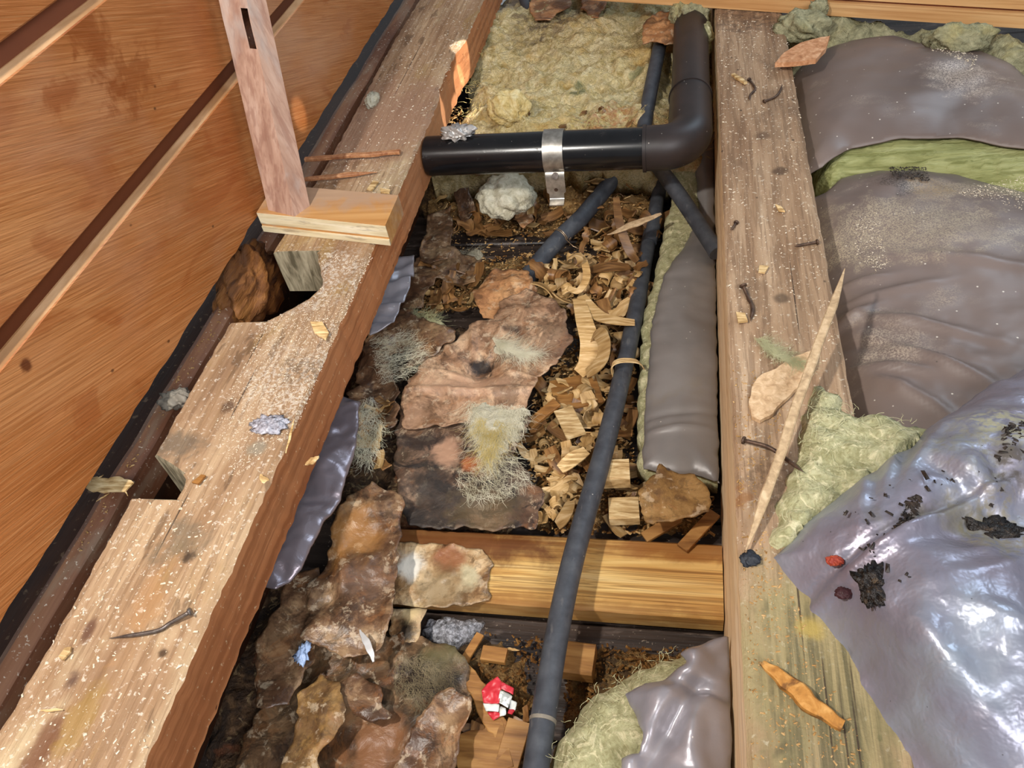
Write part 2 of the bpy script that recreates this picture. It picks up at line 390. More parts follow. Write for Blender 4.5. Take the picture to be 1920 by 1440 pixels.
M['joist_r'] = material('dusty_pine_right', [(0.3, '8a6b50'), (0.5, 'a58769'), (0.7, 'bda284')], (30, 4, 30), 6, 0.3, rough=0.8,
    layers=[dict(s=(130, 5, 130), lo=0.46, hi=0.62, col='7d5f44', op=0.5), dict(s=(20, 9, 20), lo=0.56, hi=0.68, col='6d5540', op=0.5), dict(s=(240, 12, 240), lo=0.5, hi=0.58, col='6a503a', op=0.45), dict(s=230, lo=0.6, hi=0.68, col='d9ccb6', op=0.5), dict(k='vor', s=(40, 28, 40), lo=0.03, hi=0.08, col='3c2a1c', op=.8),
            blob(1400, 35, J, 60, '574436', .7, tex=120), blob(1560, 1250, J, 230, '8f8a5c', .6, na=1.0), blob(1560, 1300, J, 120, '4a4630', .75, tex=(150, 7, 150), q=(1, .6, 1)), blob(1450, 900, J, 60, '5d4632', .6, tex=150),
            *[dict(k='blob', c=P(a, b, J), r=.0009, q=(1, .0009 / L, 1), col='33241a', op=.85, na=1.2, ns=60) for a, b, L in ((1490, 560, .09), (1500, 1150, .05), (1552, 1330, .05), (1585, 1380, .05), (1610, 1400, .05), (1600, 1290, .03), (1390, 1300, .07))], blob(1465, 560, J, 12, '4a3a2c', .7), blob(1462, 320, J, 12, '4d3828', .8), blob(1430, 255, J, 14, '5a4434', .7), blob(1520, 1180, J, 25, 'b39a4e', .7), blob(1390, 930, J, 25, '8a5a2c', .7, tex=120)],
    bump=[((170, 8, 170), 0.8, 0.0022), (420, 0.6, 0.0012)])
crk = lambda px, py, L: dict(k='blob', c=P(px, py, J), r=.0008, q=(1, .0008 / L, 1), col='2c1e14', op=.85, na=1.0, ns=60)
M['joist_r_side'] = material('fresh_pine_lit_side', [(0.3, 'deb988'), (0.5, 'f0d0a4'), (0.7, 'f8e0bc')], (20, 3, 20), 5, 0.4, rough=0.6,  # sawn pine, its colour raised to stand for light from the left
    layers=[dict(s=(130, 3, 130), lo=0.45, hi=0.62, col='b07c4a', op=0.5), dict(s=(8, 2, 8), lo=.5, hi=.7, col='cbb28c', op=.6)], bump=[((90, 5, 90), 0.3, 0.001)])
M['noggin'] = material('wet_pine', [(0.3, 'a0703a'), (0.48, 'c99c58'), (0.6, 'dab470'), (0.75, 'e6c88c')], (5, 90, 60), 3, 0.5, rough=0.4,
    layers=[dict(s=(2.5, 260, 260), lo=0.5, hi=0.6, col='8a5a24', op=0.6), dict(s=(2, 420, 420), lo=0.52, hi=0.6, col='6a3f14', op=0.5), dict(s=(4, 30, 30), lo=.55, hi=.7, col='e8c684', op=.5), blob(850, 1015, .025, 130, '5c3217', .9, q=(.55, 2.6, 1), na=1.4), blob(1280, 1025, .025, 90, '8a5426', .8, q=(.5, 3.0, 1), na=1.2), blob(1000, 1150, .02, 200, '9a6a34', .6, q=(.4, 6, 1)), blob(760, 1080, .023, 150, '80512c', .6)],
    bump=[((3, 160, 160), 0.3, 0.001)], spec=.5)
M['post'] = material('greyed_pine_post', [(0.3, '9c7866'), (0.5, 'b6937f'), (0.7, 'c6a896')], (60, 60, 5), 5, 0.4, rough=0.7,
    layers=[dict(s=(150, 150, 5), lo=0.45, hi=0.62, col='8a6050', op=0.5), dict(s=(16, 16, 10), lo=0.5, hi=0.66, col='b3a9a2', op=0.6)], bump=[((150, 150, 6), .4, .0015)])
M['block'] = material('orange_pine_block', [(0.3, 'a3703c'), (0.5, 'b9854c'), (0.7, 'cd9f66')], (5, 60, 60), 4, .4, rough=.6, layers=[blob(640, 355, J + .02, 120, 'ab8f78', .8, q=(.35, 1.6, 1))], bump=[((5, 150, 150), .3, .001)])
M['block_front'] = material('pale_sawn_face', [(0.3, 'c6b48e'), (0.5, 'ddd0ac'), (0.7, 'ebe2c8')], (5, 60, 130), 4, .3, rough=.6, layers=[dict(s=(4, 90, 160), lo=.55, hi=.68, col='8a7a66', op=.6)], bump=[((4, 150, 250), .3, .001)])
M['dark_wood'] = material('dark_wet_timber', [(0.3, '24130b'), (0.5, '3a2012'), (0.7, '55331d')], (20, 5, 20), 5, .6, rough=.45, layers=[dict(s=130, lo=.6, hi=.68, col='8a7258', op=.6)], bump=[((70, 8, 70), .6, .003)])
M['rail'] = material('dusty_dark_rail', [(0.3, '5a3826'), (0.5, '7a5038'), (0.7, '946a4c')], (40, 4, 40), 5, .5, rough=.6, layers=[dict(s=(50, 10, 50), lo=.5, hi=.66, col='8d7660', op=.6), dict(s=260, lo=.62, hi=.68, col='d8cbb6', op=.7)], bump=[((90, 6, 90), .5, .002)])
M['rotten'] = material('rotten_timber', [(0.3, '4a2b14'), (0.5, '75481f'), (0.7, '96642f')], (60, 8, 60), 5, .8, rough=.7, bump=[((90, 10, 90), .9, .005)])
M['plank_dark'] = material('black_wet_board', [(0.3, '1c1512'), (0.5, '2e2520'), (0.7, '473a32')], (4, 60, 60), 5, .5, rough=.45,
    layers=[dict(s=(20, 60, 60), lo=.56, hi=.66, col='6d6058', op=.5), dict(s=300, lo=.64, hi=.7, col='a89a88', op=.5)], bump=[((6, 130, 130), .6, .002)])
M['plank_front'] = material('new_pine_plank', [(0.3, 'bd8a55'), (0.5, 'd3a36c'), (0.7, 'e3bc88')], (4, 60, 60), 4, .4, rough=.5, layers=[dict(s=(3, 40, 200), lo=.5, hi=.66, col='a8703c', op=.6)], bump=[((4, 120, 200), .25, .001)], rot=(0, 0, .36))
M['pipe'] = material('black_pipe', [(0.3, '0c0c0e'), (0.7, '161618')], 30, rough=.22, spec=.5, layers=[dict(s=(40, 90, 90), lo=.6, hi=.72, col='2b2826', op=.6, rough=.5), dict(k='vor', s=70, lo=.02, hi=.05, col='8a8078', op=.6)])
M['pipe_brown'] = material('brown_black_pipe', [(0.3, '221c1a'), (0.7, '332a28')], 20, rough=.45, layers=[dict(k='vor', s=60, lo=.02, hi=.06, col='c9bfb4', op=.6)])
M['zinc'] = material('galvanised_steel', [(0.3, '8f8b84'), (0.5, 'aaa59c'), (0.7, 'c6c2ba')], (90, 90, 90), 4, rough=.38, metal=.85)
M['steel_dark'] = material('rusty_nail', [(0.3, '3d2e26'), (0.7, '6d5646')], 200, rough=.5, metal=.5)
M['steel'] = material('nail_steel', [(0.3, '4a403c'), (0.7, '8d857e')], 120, rough=.35, metal=.7)
M['copper'] = material('thin_wire', [(0.3, 'b8926a'), (0.7, 'd8c0a0')], 120, rough=.3, metal=.8)
M['conduit'] = material('grey_conduit', [(0.3, '34363c'), (0.5, '41444a'), (0.7, '4e5156')], (60, 60, 60), 4, rough=.55, layers=[dict(s=(150, 30, 150), lo=.6, hi=.7, col='6c6a68', op=.5), dict(k='vor', s=60, lo=.02, hi=.05, col='c8c2b8', op=.7)], bump=[(300, .15, .0006)])
M['conduit_brown'] = material('stained_conduit', [(0.3, '4a3a34'), (0.7, '6a564c')], 40, rough=.6)
M['tape'] = material('dull_tape', [(0.3, '6e675c'), (0.7, '8e8678')], 80, rough=.6)
wl = [dict(s=(120, 120, 120), lo=.45, hi=.65, col='6d6033', op=.35, di=3.0), dict(s=(45, 45, 45), lo=.52, hi=.66, col='efe3bb', op=.5, di=4.0)]
M['wool_far'] = material('cream_mineral_wool', [(0.3, 'b09a62'), (0.5, 'dcc894'), (0.7, 'f0e2b8')], (16, 16, 16), 7, 4.0, rough=.95, spec=.1,
    layers=wl + [dict(s=11, lo=.54, hi=.68, col='c49c52', op=.6, di=1.5), dict(s=9, lo=.56, hi=.7, col='a8a27c', op=.4, di=1.0), blob(1290, 230, .13, 90, 'c58a58', .7, tex=70), blob(1150, 235, .12, 60, 'b06a40', .7, tex=90), blob(830, 235, .12, 50, 'b98a6a', .6), blob(1040, 50, .13, 70, '6a5a50', .8, tex=60), blob(1090, 165, .13, 22, '6f7350', .8, na=2.5), blob(940, 20, .13, 45, '6d6668', .8), blob(1200, 140, .13, 16, '78805a', .7)], bump=[((90, 90, 90), .9, .006, 6, 3.0), (300, .6, .002)])
M['wool'] = material('green_mineral_wool', [(0.3, '8f8b64'), (0.5, 'aeaa82'), (0.7, 'c4bf9a')], (30, 30, 30), 6, 2.5, rough=.95, spec=.1, layers=wl, bump=[((110, 110, 110), .5, .004, 6, 2.5), (320, .4, .0015)])
M['wool_green'] = material('moss_green_wool', [(0.3, '77784a'), (0.5, '949562'), (0.7, 'adad7c')], (12, 70, 90), 6, 1.0, rough=.95, spec=.1, layers=[dict(s=(14, 160, 160), lo=.5, hi=.65, col='565a2a', op=.5)], bump=[((20, 160, 200), .9, .004)])
M['wool_grey'] = material('grey_green_wool', [(0.3, '77745a'), (0.5, 'a19d7c'), (0.7, 'bfb894')], (40, 40, 40), 6, 2.5, rough=.95, spec=.1, layers=[dict(s=14, lo=.52, hi=.66, col='b8ac78', op=.7)], bump=[((110, 110, 110), .9, .005, 6, 2.5)])
M['wool_pale'] = material('pale_wool_lump', [(0.3, 'a8a088'), (0.5, 'c8c1a8'), (0.7, 'dcd6c2')], (50, 50, 50), 6, 2.0, rough=.95, spec=.1, bump=[((130, 130, 130), .9, .004, 6, 2.0)])
M['wool_cream'] = material('cream_wool_lump', [(0.3, 'b79a56'), (0.5, 'dcc58a'), (0.7, 'efdfae')], (50, 50, 50), 6, 2.0, rough=.95, spec=.1, bump=[((130, 130, 130), .9, .004, 6, 2.0)])
M['fibre'] = material('fibre_cream', [(0.3, 'c0b898'), (0.7, 'e6e0c8')], 40, rough=.9, spec=.1)
M['fibre_y'] = material('fibre_yellow', [(0.3, 'a8924f'), (0.7, 'd6c283')], 40, rough=.9, spec=.1)
M['fibre_d'] = material('fibre_brown', [(0.3, '4a4030'), (0.7, '8a7c60')], 40, rough=.9, spec=.1)
M['fibre_g'] = material('fibre_green', [(0.3, 'a09c72'), (0.7, 'c2be98')], 40, rough=.9, spec=.1)
dust = [dict(s=(9, 16, 9), lo=.56, hi=.72, col='b5a692', op=.6, tex=(650, 650, 650), tlo=.42, thi=.6, rough=.8), dict(k='vor', s=75, lo=.03, hi=.09, col='e8dfd0', op=.8), dict(k='vor', s=(48, 48, 48), lo=.02, hi=.05, col='2a2220', op=.7)]
M['plastic'] = material('grey_plastic_film', [(0.3, '62544e'), (0.5, '71625b'), (0.7, '7e6f68')], (6, 6, 6), 3, .3, rough=.44, spec=.45, metal=.0, layers=dust + [
    blob(1700, 430, J - .02, 130, 'b3a48a', .75, tex=650, q=(.7, 1.5, 1), na=2.0), blob(1800, 140, J, 60, 'c9b8a8', .7, tex=600, na=2.0), blob(1860, 345, J - .02, 70, 'b5a48c', .8, q=(.6, 2, 1), tex=700), blob(1690, 345, J - .02, 32, '3a2d22', .9, tex=700, na=2.2), blob(1740, 350, J - .02, 35, '9d835e', .8, tex=700)], bump=[((25, 40, 25), .12, .004, 3)])
M['plastic_side'] = material('slate_plastic_film', [(0.3, '716c69'), (0.5, '807b78'), (0.7, '8e8986')], (8, 8, 8), 3, .3, rough=.4, spec=.5, metal=.1, layers=[dict(k='vor', s=60, lo=.03, hi=.07, col='d8d0c4', op=.8), dict(s=14, lo=.6, hi=.75, col='8a8070', op=.4)], bump=[((30, 30, 30), .15, .004, 3)])
M['foil'] = material('silver_film', [(0.3, '857c88'), (0.5, '8f8e9c'), (0.7, '9ba2ae')], (12, 12, 12), 3, .4, rough=.36, metal=.45, spec=.6, layers=[
    dict(k='vor', s=90, lo=.02, hi=.06, col='2c241c', op=.8, rough=.6), blob(1890, 790, J + .05, 70, 'b0aa88', .8, tex=200, rough=.9), blob(1860, 990, J + .04, 70, '8b8062', .7, tex=120, rough=.9, na=2.4), blob(1800, 850, J + .04, 60, '8f8a70', .6, tex=160, rough=.9), blob(1740, 995, J + .03, 60, '6d664c', .6, q=(.6, 1.6, 1), rough=.7, na=2), blob(1890, 870, J + .05, 40, '4a4030', .8, tex=100, rough=.8)],
    bump=[((55, 55, 55), .35, .005, 3, .2), ((160, 160, 160), .2, .0016, 2, .2)])
M['foil_back'] = material('grey_film_flap', [(0.3, '8a868c'), (0.5, '9a969c'), (0.7, 'a8a4aa')], (9, 9, 9), 3, .3, rough=.34, metal=.3, layers=[dict(k='vor', s=70, lo=.02, hi=.06, col='e0dccf', op=.8)], bump=[((60, 60, 60), .15, .003, 4)])
M['foil_lilac'] = material('lilac_silver_film', [(0.3, '776d74'), (0.5, '8a8086'), (0.7, '9a9096')], (7, 7, 7), 3, .4, rough=.3, metal=.5, bump=[((40, 40, 40), .2, .004, 5, .8)])
def kraft(name, cols, extra=(), wet=.55, mould_=.5):
    return material(name, [(0.38, cols[0]), (0.49, cols[1]), (0.60, cols[2])], (26, 26, 26), 12, .9, rough=wet, spec=.4, nr=.68,
        layers=[dict(s=12, lo=.50, hi=.57, col='4a2f1e', op=.6, di=.8, d=10, rg=.7), dict(s=30, lo=.54, hi=.60, col='9a6234', op=.25, di=.8, d=8, rg=.7), dict(s=21, lo=.53, hi=.59, col='1c1512', op=mould_, di=.9, d=12, rg=.75), dict(s=64, lo=.55, hi=.62, col='dcc6a6', op=.4, d=8, rg=.7), dict(s=150, lo=.55, hi=.61, col='2e2018', op=.3, d=4)] + list(extra),
        bump=[((36, 36, 36), .45, .005, 6, .6), (190, .4, .0012, 4)])
zk = .04
mould = [blob(905, 690, zk, 26, '221c1a', .95, na=2.2, ns=90), blob(965, 630, zk, 24, '2b2320', .8, q=(.7, 1.6, 1), na=2), blob(830, 930, zk, 85, '2c2622', .85, na=2.0, ns=50), blob(960, 900, zk, 60, '3c352e', .7, na=2.2), blob(790, 830, zk, 40, '2e2420', .85, q=(.6, 1.5, 1), na=2), blob(900, 820, zk, 40, '3a2a20', .7, na=2.5), blob(830, 850, zk, 34, 'b98f72', .8, na=2), blob(880, 870, zk, 20, 'b86a3a', .7, na=2), blob(900, 960, zk, 60, '5a4a30', .7, na=2.4), blob(760, 975, zk, 40, '241e1b', .8), blob(870, 730, zk, 60, 'c89f80', .6, q=(.6, 1.8, 1)), blob(780, 780, zk, 30, 'a98468', .6)]
M['kraft'] = kraft('stained_kraft_paper', ('7a5a42', 'a58062', 'c8a583'), mould, .5, .4)
M['kraft_mould'] = kraft('black_mould_paper', ('4a3a2c', '6d5645', '9a7d64'), mould, .6, .85)
M['kraft_wet'] = kraft('wet_brown_paper', ('4a3526', '70533c', '987a5a'), [blob(690, 1090, .06, 50, '6d5444', .5), blob(650, 1000, .06, 60, 'a9763f', .6)], .35)
M['kraft_dark'] = kraft('mouldy_dark_paper', ('3f3022', '604a34', '86694c'), [blob(800, 1260, .04, 60, '1f1c18', .85, na=2.2), blob(760, 1190, .04, 24, '14110f', .95, na=2), blob(740, 1330, .04, 40, '22221e', .85, q=(.7, 1.6, 1), na=2.2), blob(680, 1290, .04, 28, 'a58a5c', .8, na=1.5), blob(700, 1400, .04, 60, '8a5f40', .8), blob(870, 1370, .04, 40, '8a7664', .8), blob(830, 1230, .04, 40, '6d6444', .7)], .4)
M['kraft_orange'] = kraft('dry_brown_paper', ('9a6a44', 'b98456', 'cf9d6c'), (), .55, .2)
M['bark'] = kraft('ochre_paper_scrap', ('6a4c2a', '876538', '9f7c4c'), (), .55, .3)
M['noggin_paper'] = kraft('stuck_paper_skin', ('8a6844', 'b08f66', 'd0b48c'), [blob(770, 1060, .026, 28, 'e6e0d2', .9, na=2), blob(880, 1085, .026, 24, 'c8bc98', .8, na=2), blob(840, 1045, .026, 30, '8c5436', .8), blob(830, 1110, .026, 50, '6d5c40', .6, na=2), blob(762, 1190, .026, 22, '1c1815', .95, na=2), blob(770, 1150, .026, 22, 'd8bd8c', .8)], .35)
M['rot'] = material('rotten_litter', [(0.3, '2a1c12'), (0.5, '4a3420'), (0.7, '75583a')], (70, 70, 70), 8, 1.0, rough=.7, layers=[dict(s=16, lo=.52, hi=.62, col='1a120d', op=.8), dict(s=40, lo=.56, hi=.64, col='a88e66', op=.6, di=2.0), dict(s=22, lo=.57, hi=.66, col='7a4526', op=.6)], bump=[((120, 120, 120), 1.0, .006, 7, 1.0), (40, .8, .01)])
M['shaving'] = material('wood_shaving', [(0.3, '8d6a3c'), (0.5, 'b3905c'), (0.7, 'd2b588')], (30, 200, 30), 4, .4, rough=.6, coord='obj', rand=.35, bump=[((30, 300, 30), .3, .0006)])
M['shaving_dark'] = material('wet_wood_shaving', [(0.3, '4f341b'), (0.5, '7a5530'), (0.7, '9c7446')], (30, 200, 30), 4, .4, rough=.4, coord='obj', rand=.4, bump=[((30, 300, 30), .3, .0006)])
M['chip'] = material('pale_wood_chip', [(0.36, '9a7848'), (0.5, 'c6a470'), (0.64, 'e2c898')], (40, 260, 90), 4, .4, rough=.65, coord='obj', rand=.2, bump=[((200, 30, 60), .3, .0008)])
M['chip_dark'] = material('brown_wood_chip', [(0.3, '6a431c'), (0.5, '8f6230'), (0.7, 'ab7e46')], (14, 120, 80), 4, .4, rough=.55, coord='obj', rand=.25, bump=[((14, 300, 60), .4, .001)])
M['splinter'] = material('splinter_wood', [(0.3, '9a8060'), (0.5, 'b89c78'), (0.7, 'd0b692')], (160, 160, 160), 4, .4, rough=.6, rand=.1, bump=[((250, 60, 250), .4, .001)])
M['splinter_red'] = material('reddish_splinter', [(0.3, '8a5638'), (0.5, 'a8744e'), (0.7, 'c6946a')], (160, 160, 160), 4, .4, rough=.6)
M['splinter_orange'] = material('orange_stick', [(0.3, '8d5a22'), (0.5, 'b27a36'), (0.7, 'cf9c58')], (120, 120, 120), 4, .4, rough=.6, layers=[dict(s=(60, 60, 60), lo=.55, hi=.65, col='4a2810', op=.7)])
M['board'] = material('fibreboard', [(0.3, 'ad8a64'), (0.5, 'cdab84'), (0.7, 'e2c6a0')], (160, 160, 160), 5, .5, rough=.85, layers=[dict(s=(70, 70, 70), lo=.56, hi=.66, col='9a7450', op=.5)], bump=[(260, .6, .0015)])
M['board2'] = material('chipboard', [(0.3, 'a06a44'), (0.5, 'c48c62'), (0.7, 'dfb088')], (120, 120, 120), 5, .5, rough=.85, bump=[(240, .6, .0015)])
M['sawdust'] = material('sawdust_bed', [(0.3, '4a3219'), (0.5, '7a5a30'), (0.7, 'a58350')], (130, 130, 130), 6, .8, rough=.85, layers=[dict(s=10, lo=.48, hi=.62, col='2a1d12', op=.75), dict(s=16, lo=.54, hi=.66, col='b8935a', op=.6, tex=180), dict(k='vor', s=150, lo=.05, hi=.2, col='c9a878', op=.35)], bump=[((160, 160, 160), 1.0, .006, 6), ((60, 60, 60), .8, .008, 4)])
M['crumb_pale'] = material('pale_crumbs', [(0.3, 'c9b594'), (0.7, 'eee4d2')], 300, rough=.9, spec=.1)
M['crumb_tan'] = material('tan_crumbs', [(0.3, '8a6436'), (0.5, 'b08a58'), (0.7, 'd0b080')], 200, rough=.9, spec=.1)
M['crumb_brown'] = material('brown_crumbs', [(0.3, '3c2613'), (0.5, '6d4a26'), (0.7, '9a7442')], 200, rough=.9, spec=.1)
M['crumb_black'] = material('black_crumbs', [(0.3, '0f0c0a'), (0.7, '33261c')], 200, rough=.5)
M['ice'] = material('grey_granular_foam', [(0.3, '4c4a4a'), (0.5, '8d8c90'), (0.7, 'c6c6cc')], (260, 260, 260), 3, rough=.4, bump=[(300, 1.0, .003)])
M['frost'] = material('frosty_crystals', [(0.3, '6d6a70'), (0.5, 'a9a8b2'), (0.7, 'dcdce6')], (220, 220, 220), 3, rough=.25, bump=[(260, 1.0, .003)])
M['black_lump'] = material('black_mulch', [(0.3, '0d0a08'), (0.6, '241a12'), (0.75, '5a4630')], (200, 200, 200), 4, rough=.35, bump=[(200, 1.0, .004)])
M['stone'] = material('blue_black_stone', [(0.3, '15181e'), (0.7, '2c3038')], 100, rough=.6, bump=[(150, .6, .002)])
M['wrap_red'] = material('red_wrapper', [(0.3, 'b8202c'), (0.7, 'd8404a')], 60, rough=.35, layers=[dict(s=(60, 60, 60), lo=.58, hi=.64, col='e88a8a', op=.5)])
M['wrap_white'] = material('white_wrapper', [(0.3, 'c8ccc4'), (0.7, 'eceee8')], 60, rough=.4, layers=[dict(s=(120, 120, 120), lo=.56, hi=.62, col='8d938c', op=.7)])
M['void'] = material('soil', [(0.3, '0c0907'), (0.7, '1d1610')], 40, rough=.9, bump=[(80, .8, .01)])
M['blue_film'] = material('pale_blue_plastic', [(0.3, '7d93b8'), (0.7, '9db0d0')], 30, rough=.35)
M['clear_film'] = material('clear_torn_film', [(0.3, '9a948e'), (0.7, 'b8b4b0')], 30, rough=.2, spec=.8, metal=.2)

# ------------------------------------------------------------------ the setting
def box(g, x0, x1, y0, y1, z0, z1):
    g.add([(x0, y0, z0), (x1, y0, z0), (x1, y1, z0), (x0, y1, z0), (x0, y0, z1), (x1, y0, z1), (x1, y1, z1), (x0, y1, z1)],
          [(3, 2, 1, 0), (4, 5, 6, 7), (0, 1, 5, 4), (1, 2, 6, 5), (2, 3, 7, 6), (3, 0, 4, 7)]); return g
fl = T('floor', 'black wet subfloor boards showing between the debris', 'floor', (0, .7, -.02), kind='structure')
y = -.35; k = 0
while y < 1.75:
    wd = .118 + .006 * math.sin(k * 2.1)
    g = G(); n = 26
    xs = np.linspace(-.72, .75, n)
    path = [(x, y + wd / 2, -.012 + .0012 * float(pn(x * 5, k * 1.3, 4))) for x in xs]
    g.add(*sweep(path, rect(wd - .004, .022, .002)))
    g.mk('plank', M['plank_dark'], fl, angle=40); y += wd; k += 1
box(G(), -.75, .78, -.4, 1.8, -.06, -.035).mk('soil_bed', M['void'], fl)

XW = -.488                                   # face of the board wall
wall = T('wall_left', 'orange-brown horizontal board wall leaning over the floor opening', 'wall', (XW - .02, .8, J + .018), kind='structure')
zs = [J + .016, J + .155, J + .300, J + .445, J + .59]
for i in range(4):
    z0, z1 = zs[i] + (0 if i == 0 else .0125), zs[i + 1] - .003; t = .018
    sec = [(-t, z0), (-.0015, z0), (0, z0 + .0015), (0, z1 - .006), (-.0008, z1 - .005), (-.006, z1), (-t, z1)]
    ys = np.linspace(-.1, 1.75, 150); vs = []; fs = []; m = len(sec)
    for y in ys:
        e = .0012 * float(fbm(A([y * 1.0]), A([i * 3.3]), 25, 3, 3)[0]) if i == 0 else 0
        for q, (a, b) in enumerate(sec):
            vs.append((XW + a + .0008 * float(pn(y * 4, b * 20, 8)), y, b + (e * 2.2 if q in (0, 1, 2) else 0)))
    for j in range(len(ys) - 1):
        for q in range(m): fs.append((j * m + q, j * m + (q + 1) % m, (j + 1) * m + (q + 1) % m, (j + 1) * m + q))
    fs += [tuple(range(m)), tuple((len(ys) - 1) * m + q for q in range(m))]
    fm = [1 if (f % m) in (4, 5) and f < (len(ys) - 1) * m else 0 for f in range(len(fs))]
    mk('board', vs, fs, [M['wall'], M['board_edge']], wall, angle=30, fm=fm)
box(G(), XW - .03, XW - .0075, -.1, 1.75, J + .05, J + .59).mk('backing', M['groove'], wall)

# ------------------------------------------------------------------ joists
def joist(name, label, xl, xr, y0, y1, z0, z1, mats, dy=.005, extra=(), s=0, rough_amp=.0012):
    ys = sorted(set([round(v, 5) for v in np.arange(y0, y1, dy)] + [round(e, 5) for e in extra])); nt = 14; vs = []; fs = []; fm = []
    for y in ys:
        a, b = xl(y), xr(y)
        e1 = rough_amp * float(fbm(A([y]), A([1.1]), 60, 3, s)[0]); e2 = rough_amp * float(fbm(A([y]), A([2.7]), 60, 3, s + 5)[0])
        c = [(a + e1, z0), (a + e1 * .5, (z0 + z1) / 2), (a + e1, z1 - .003)]
        for q in range(nt + 1):
            t = q / nt; x = a + e1 + .003 + (b + e2 - a - e1 - .006) * t
            c.append((x, z1 + .0006 * float(pn(x * 45, y * 9, s + 2)) - (.0006 if q in (0, nt) else 0)))
        c += [(b + e2, z1 - .003), (b + e2 * .4, (z0 + z1) / 2), (b + e2, z0)]
        m = len(c); vs += [(x, y, z) for x, z in c]
    for j in range(len(ys) - 1):
        for q in range(m):
            f = (j * m + q, j * m + (q + 1) % m, (j + 1) * m + (q + 1) % m, (j + 1) * m + q); fs.append(f)
            p = [A(vs[i]) for i in f]; nr = np.cross(p[2] - p[0], p[3] - p[1]); nr = np.abs(nr / (np.linalg.norm(nr) + 1e-12))
            fm.append(2 if nr[1] > .6 else (0 if nr[2] > .6 else 1))
    fs += [tuple(range(m)), tuple((len(ys) - 1) * m + q for q in range(m))]; fm += [2, 2]
    return mk(name, vs, fs, mats, None, label, 'joist', fm=fm, angle=35)
LX0, LX1 = -.458, -.3375
na = [P(*q, J) for q in ((490, 604), (520, 590), (575, 560), (604, 532), (600, 500), (592, 470))]
nb = [P(*q, J) for q in ((330, 938), (340, 915), (345, 892), (325, 872), (284, 851))]
NA0, NA1 = min(p[1] for p in na), max(p[1] for p in na); NB0, NB1 = min(p[1] for p in nb), max(p[1] for p in nb)
def xl_left(y):
    # two notches cut and rotted into the wall-side edge
    v = LX0 + .003 * math.sin(y * 9)
    if NA0 < y < NA1: v = max(v, float(np.interp(y, [p[1] for p in sorted(na, key=lambda p: p[1])], [p[0] for p in sorted(na, key=lambda p: p[1])])))
    if NB0 < y < NB1: v = max(v, float(np.interp(y, [p[1] for p in sorted(nb, key=lambda p: p[1])], [p[0] for p in sorted(nb, key=lambda p: p[1])])))
    return v
YB0, YB1 = P(825, 190, J)[1], P(880, 75, J)[1]
def xr_left(y): return LX1 - (.009 * math.sin(math.pi * (y - YB0) / (YB1 - YB0)) ** .7 * (1 + .5 * float(pn(y * 45, 2, 2))) if YB0 < y < YB1 else 0)
ex = []
for q in (NA0, NA1, NB0, NB1): ex += [q - .0004, q + .0004]
jl = joist('floor_joist', 'weathered floor joist with rotted notches beside the board wall', xl_left, xr_left, -.05, 1.7, J - .058, J, [M['joist_l'], M['joist_side'], M['endgrain']], extra=ex, s=3, rough_amp=.0018)
jr = joist('floor_joist', 'straight dusty floor joist between the cavity and the grey wrapped batts', lambda y: .0385, lambda y: .1315, -.05, 1.7, .0, J, [M['joist_r'], M['joist_r_side'], M['endgrain']], s=9, rough_amp=.0008, dy=.01)
# bearer and rail under the wall
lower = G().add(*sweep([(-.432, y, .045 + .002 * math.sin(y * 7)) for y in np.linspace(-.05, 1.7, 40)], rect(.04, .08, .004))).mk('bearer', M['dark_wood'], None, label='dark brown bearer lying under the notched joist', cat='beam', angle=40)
zr = J - .03
g = G(); path = []
for y in np.linspace(-.05, 1.7, 120): path.append((-.5085 + .002 * float(pn(y * 8, 3, 1)), y, zr - .012 + .0015 * float(pn(y * 20, 5, 2))))
g.add(*sweep(path, [(-.012, -.03), (.012, -.03), (.011, .006), (.006, .011), (-.003, .013), (-.012, .008)]))
g.mk('rail', M['rail'], None, label='dark dusty rail running in the gap under the board wall', cat='rail', angle=40)
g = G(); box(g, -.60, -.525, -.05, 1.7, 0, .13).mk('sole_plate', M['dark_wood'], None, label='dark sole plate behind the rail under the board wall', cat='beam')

# noggin
NZ = .023
ny0, ny1 = P(1070, 1140, NZ)[1], P(1040, 1003, NZ)[1]
def nogsec(t):
    e = .0006 * float(pn(t * 30, 1, 3)); h = NZ; w2 = (ny1 - ny0) / 2
    return [(-w2, 0), (w2, 0), (w2 + e, h - .003), (w2 - .003, h + e), (0, h + .0006 + e), (-w2 + .003, h + e), (-w2, h - .003)]
pa, pb = P(742, 1060, NZ), P(1345, 1095, NZ)
path = [(x, (ny0 + ny1) / 2 - .0 , 0) for x in np.linspace(-.335, .0375, 30)]
vs, fs = sweep(path, nogsec)
nog = mk('noggin', vs, fs, M['noggin'], None, 'bright wet pine noggin spanning between the two joists', 'timber', angle=35)
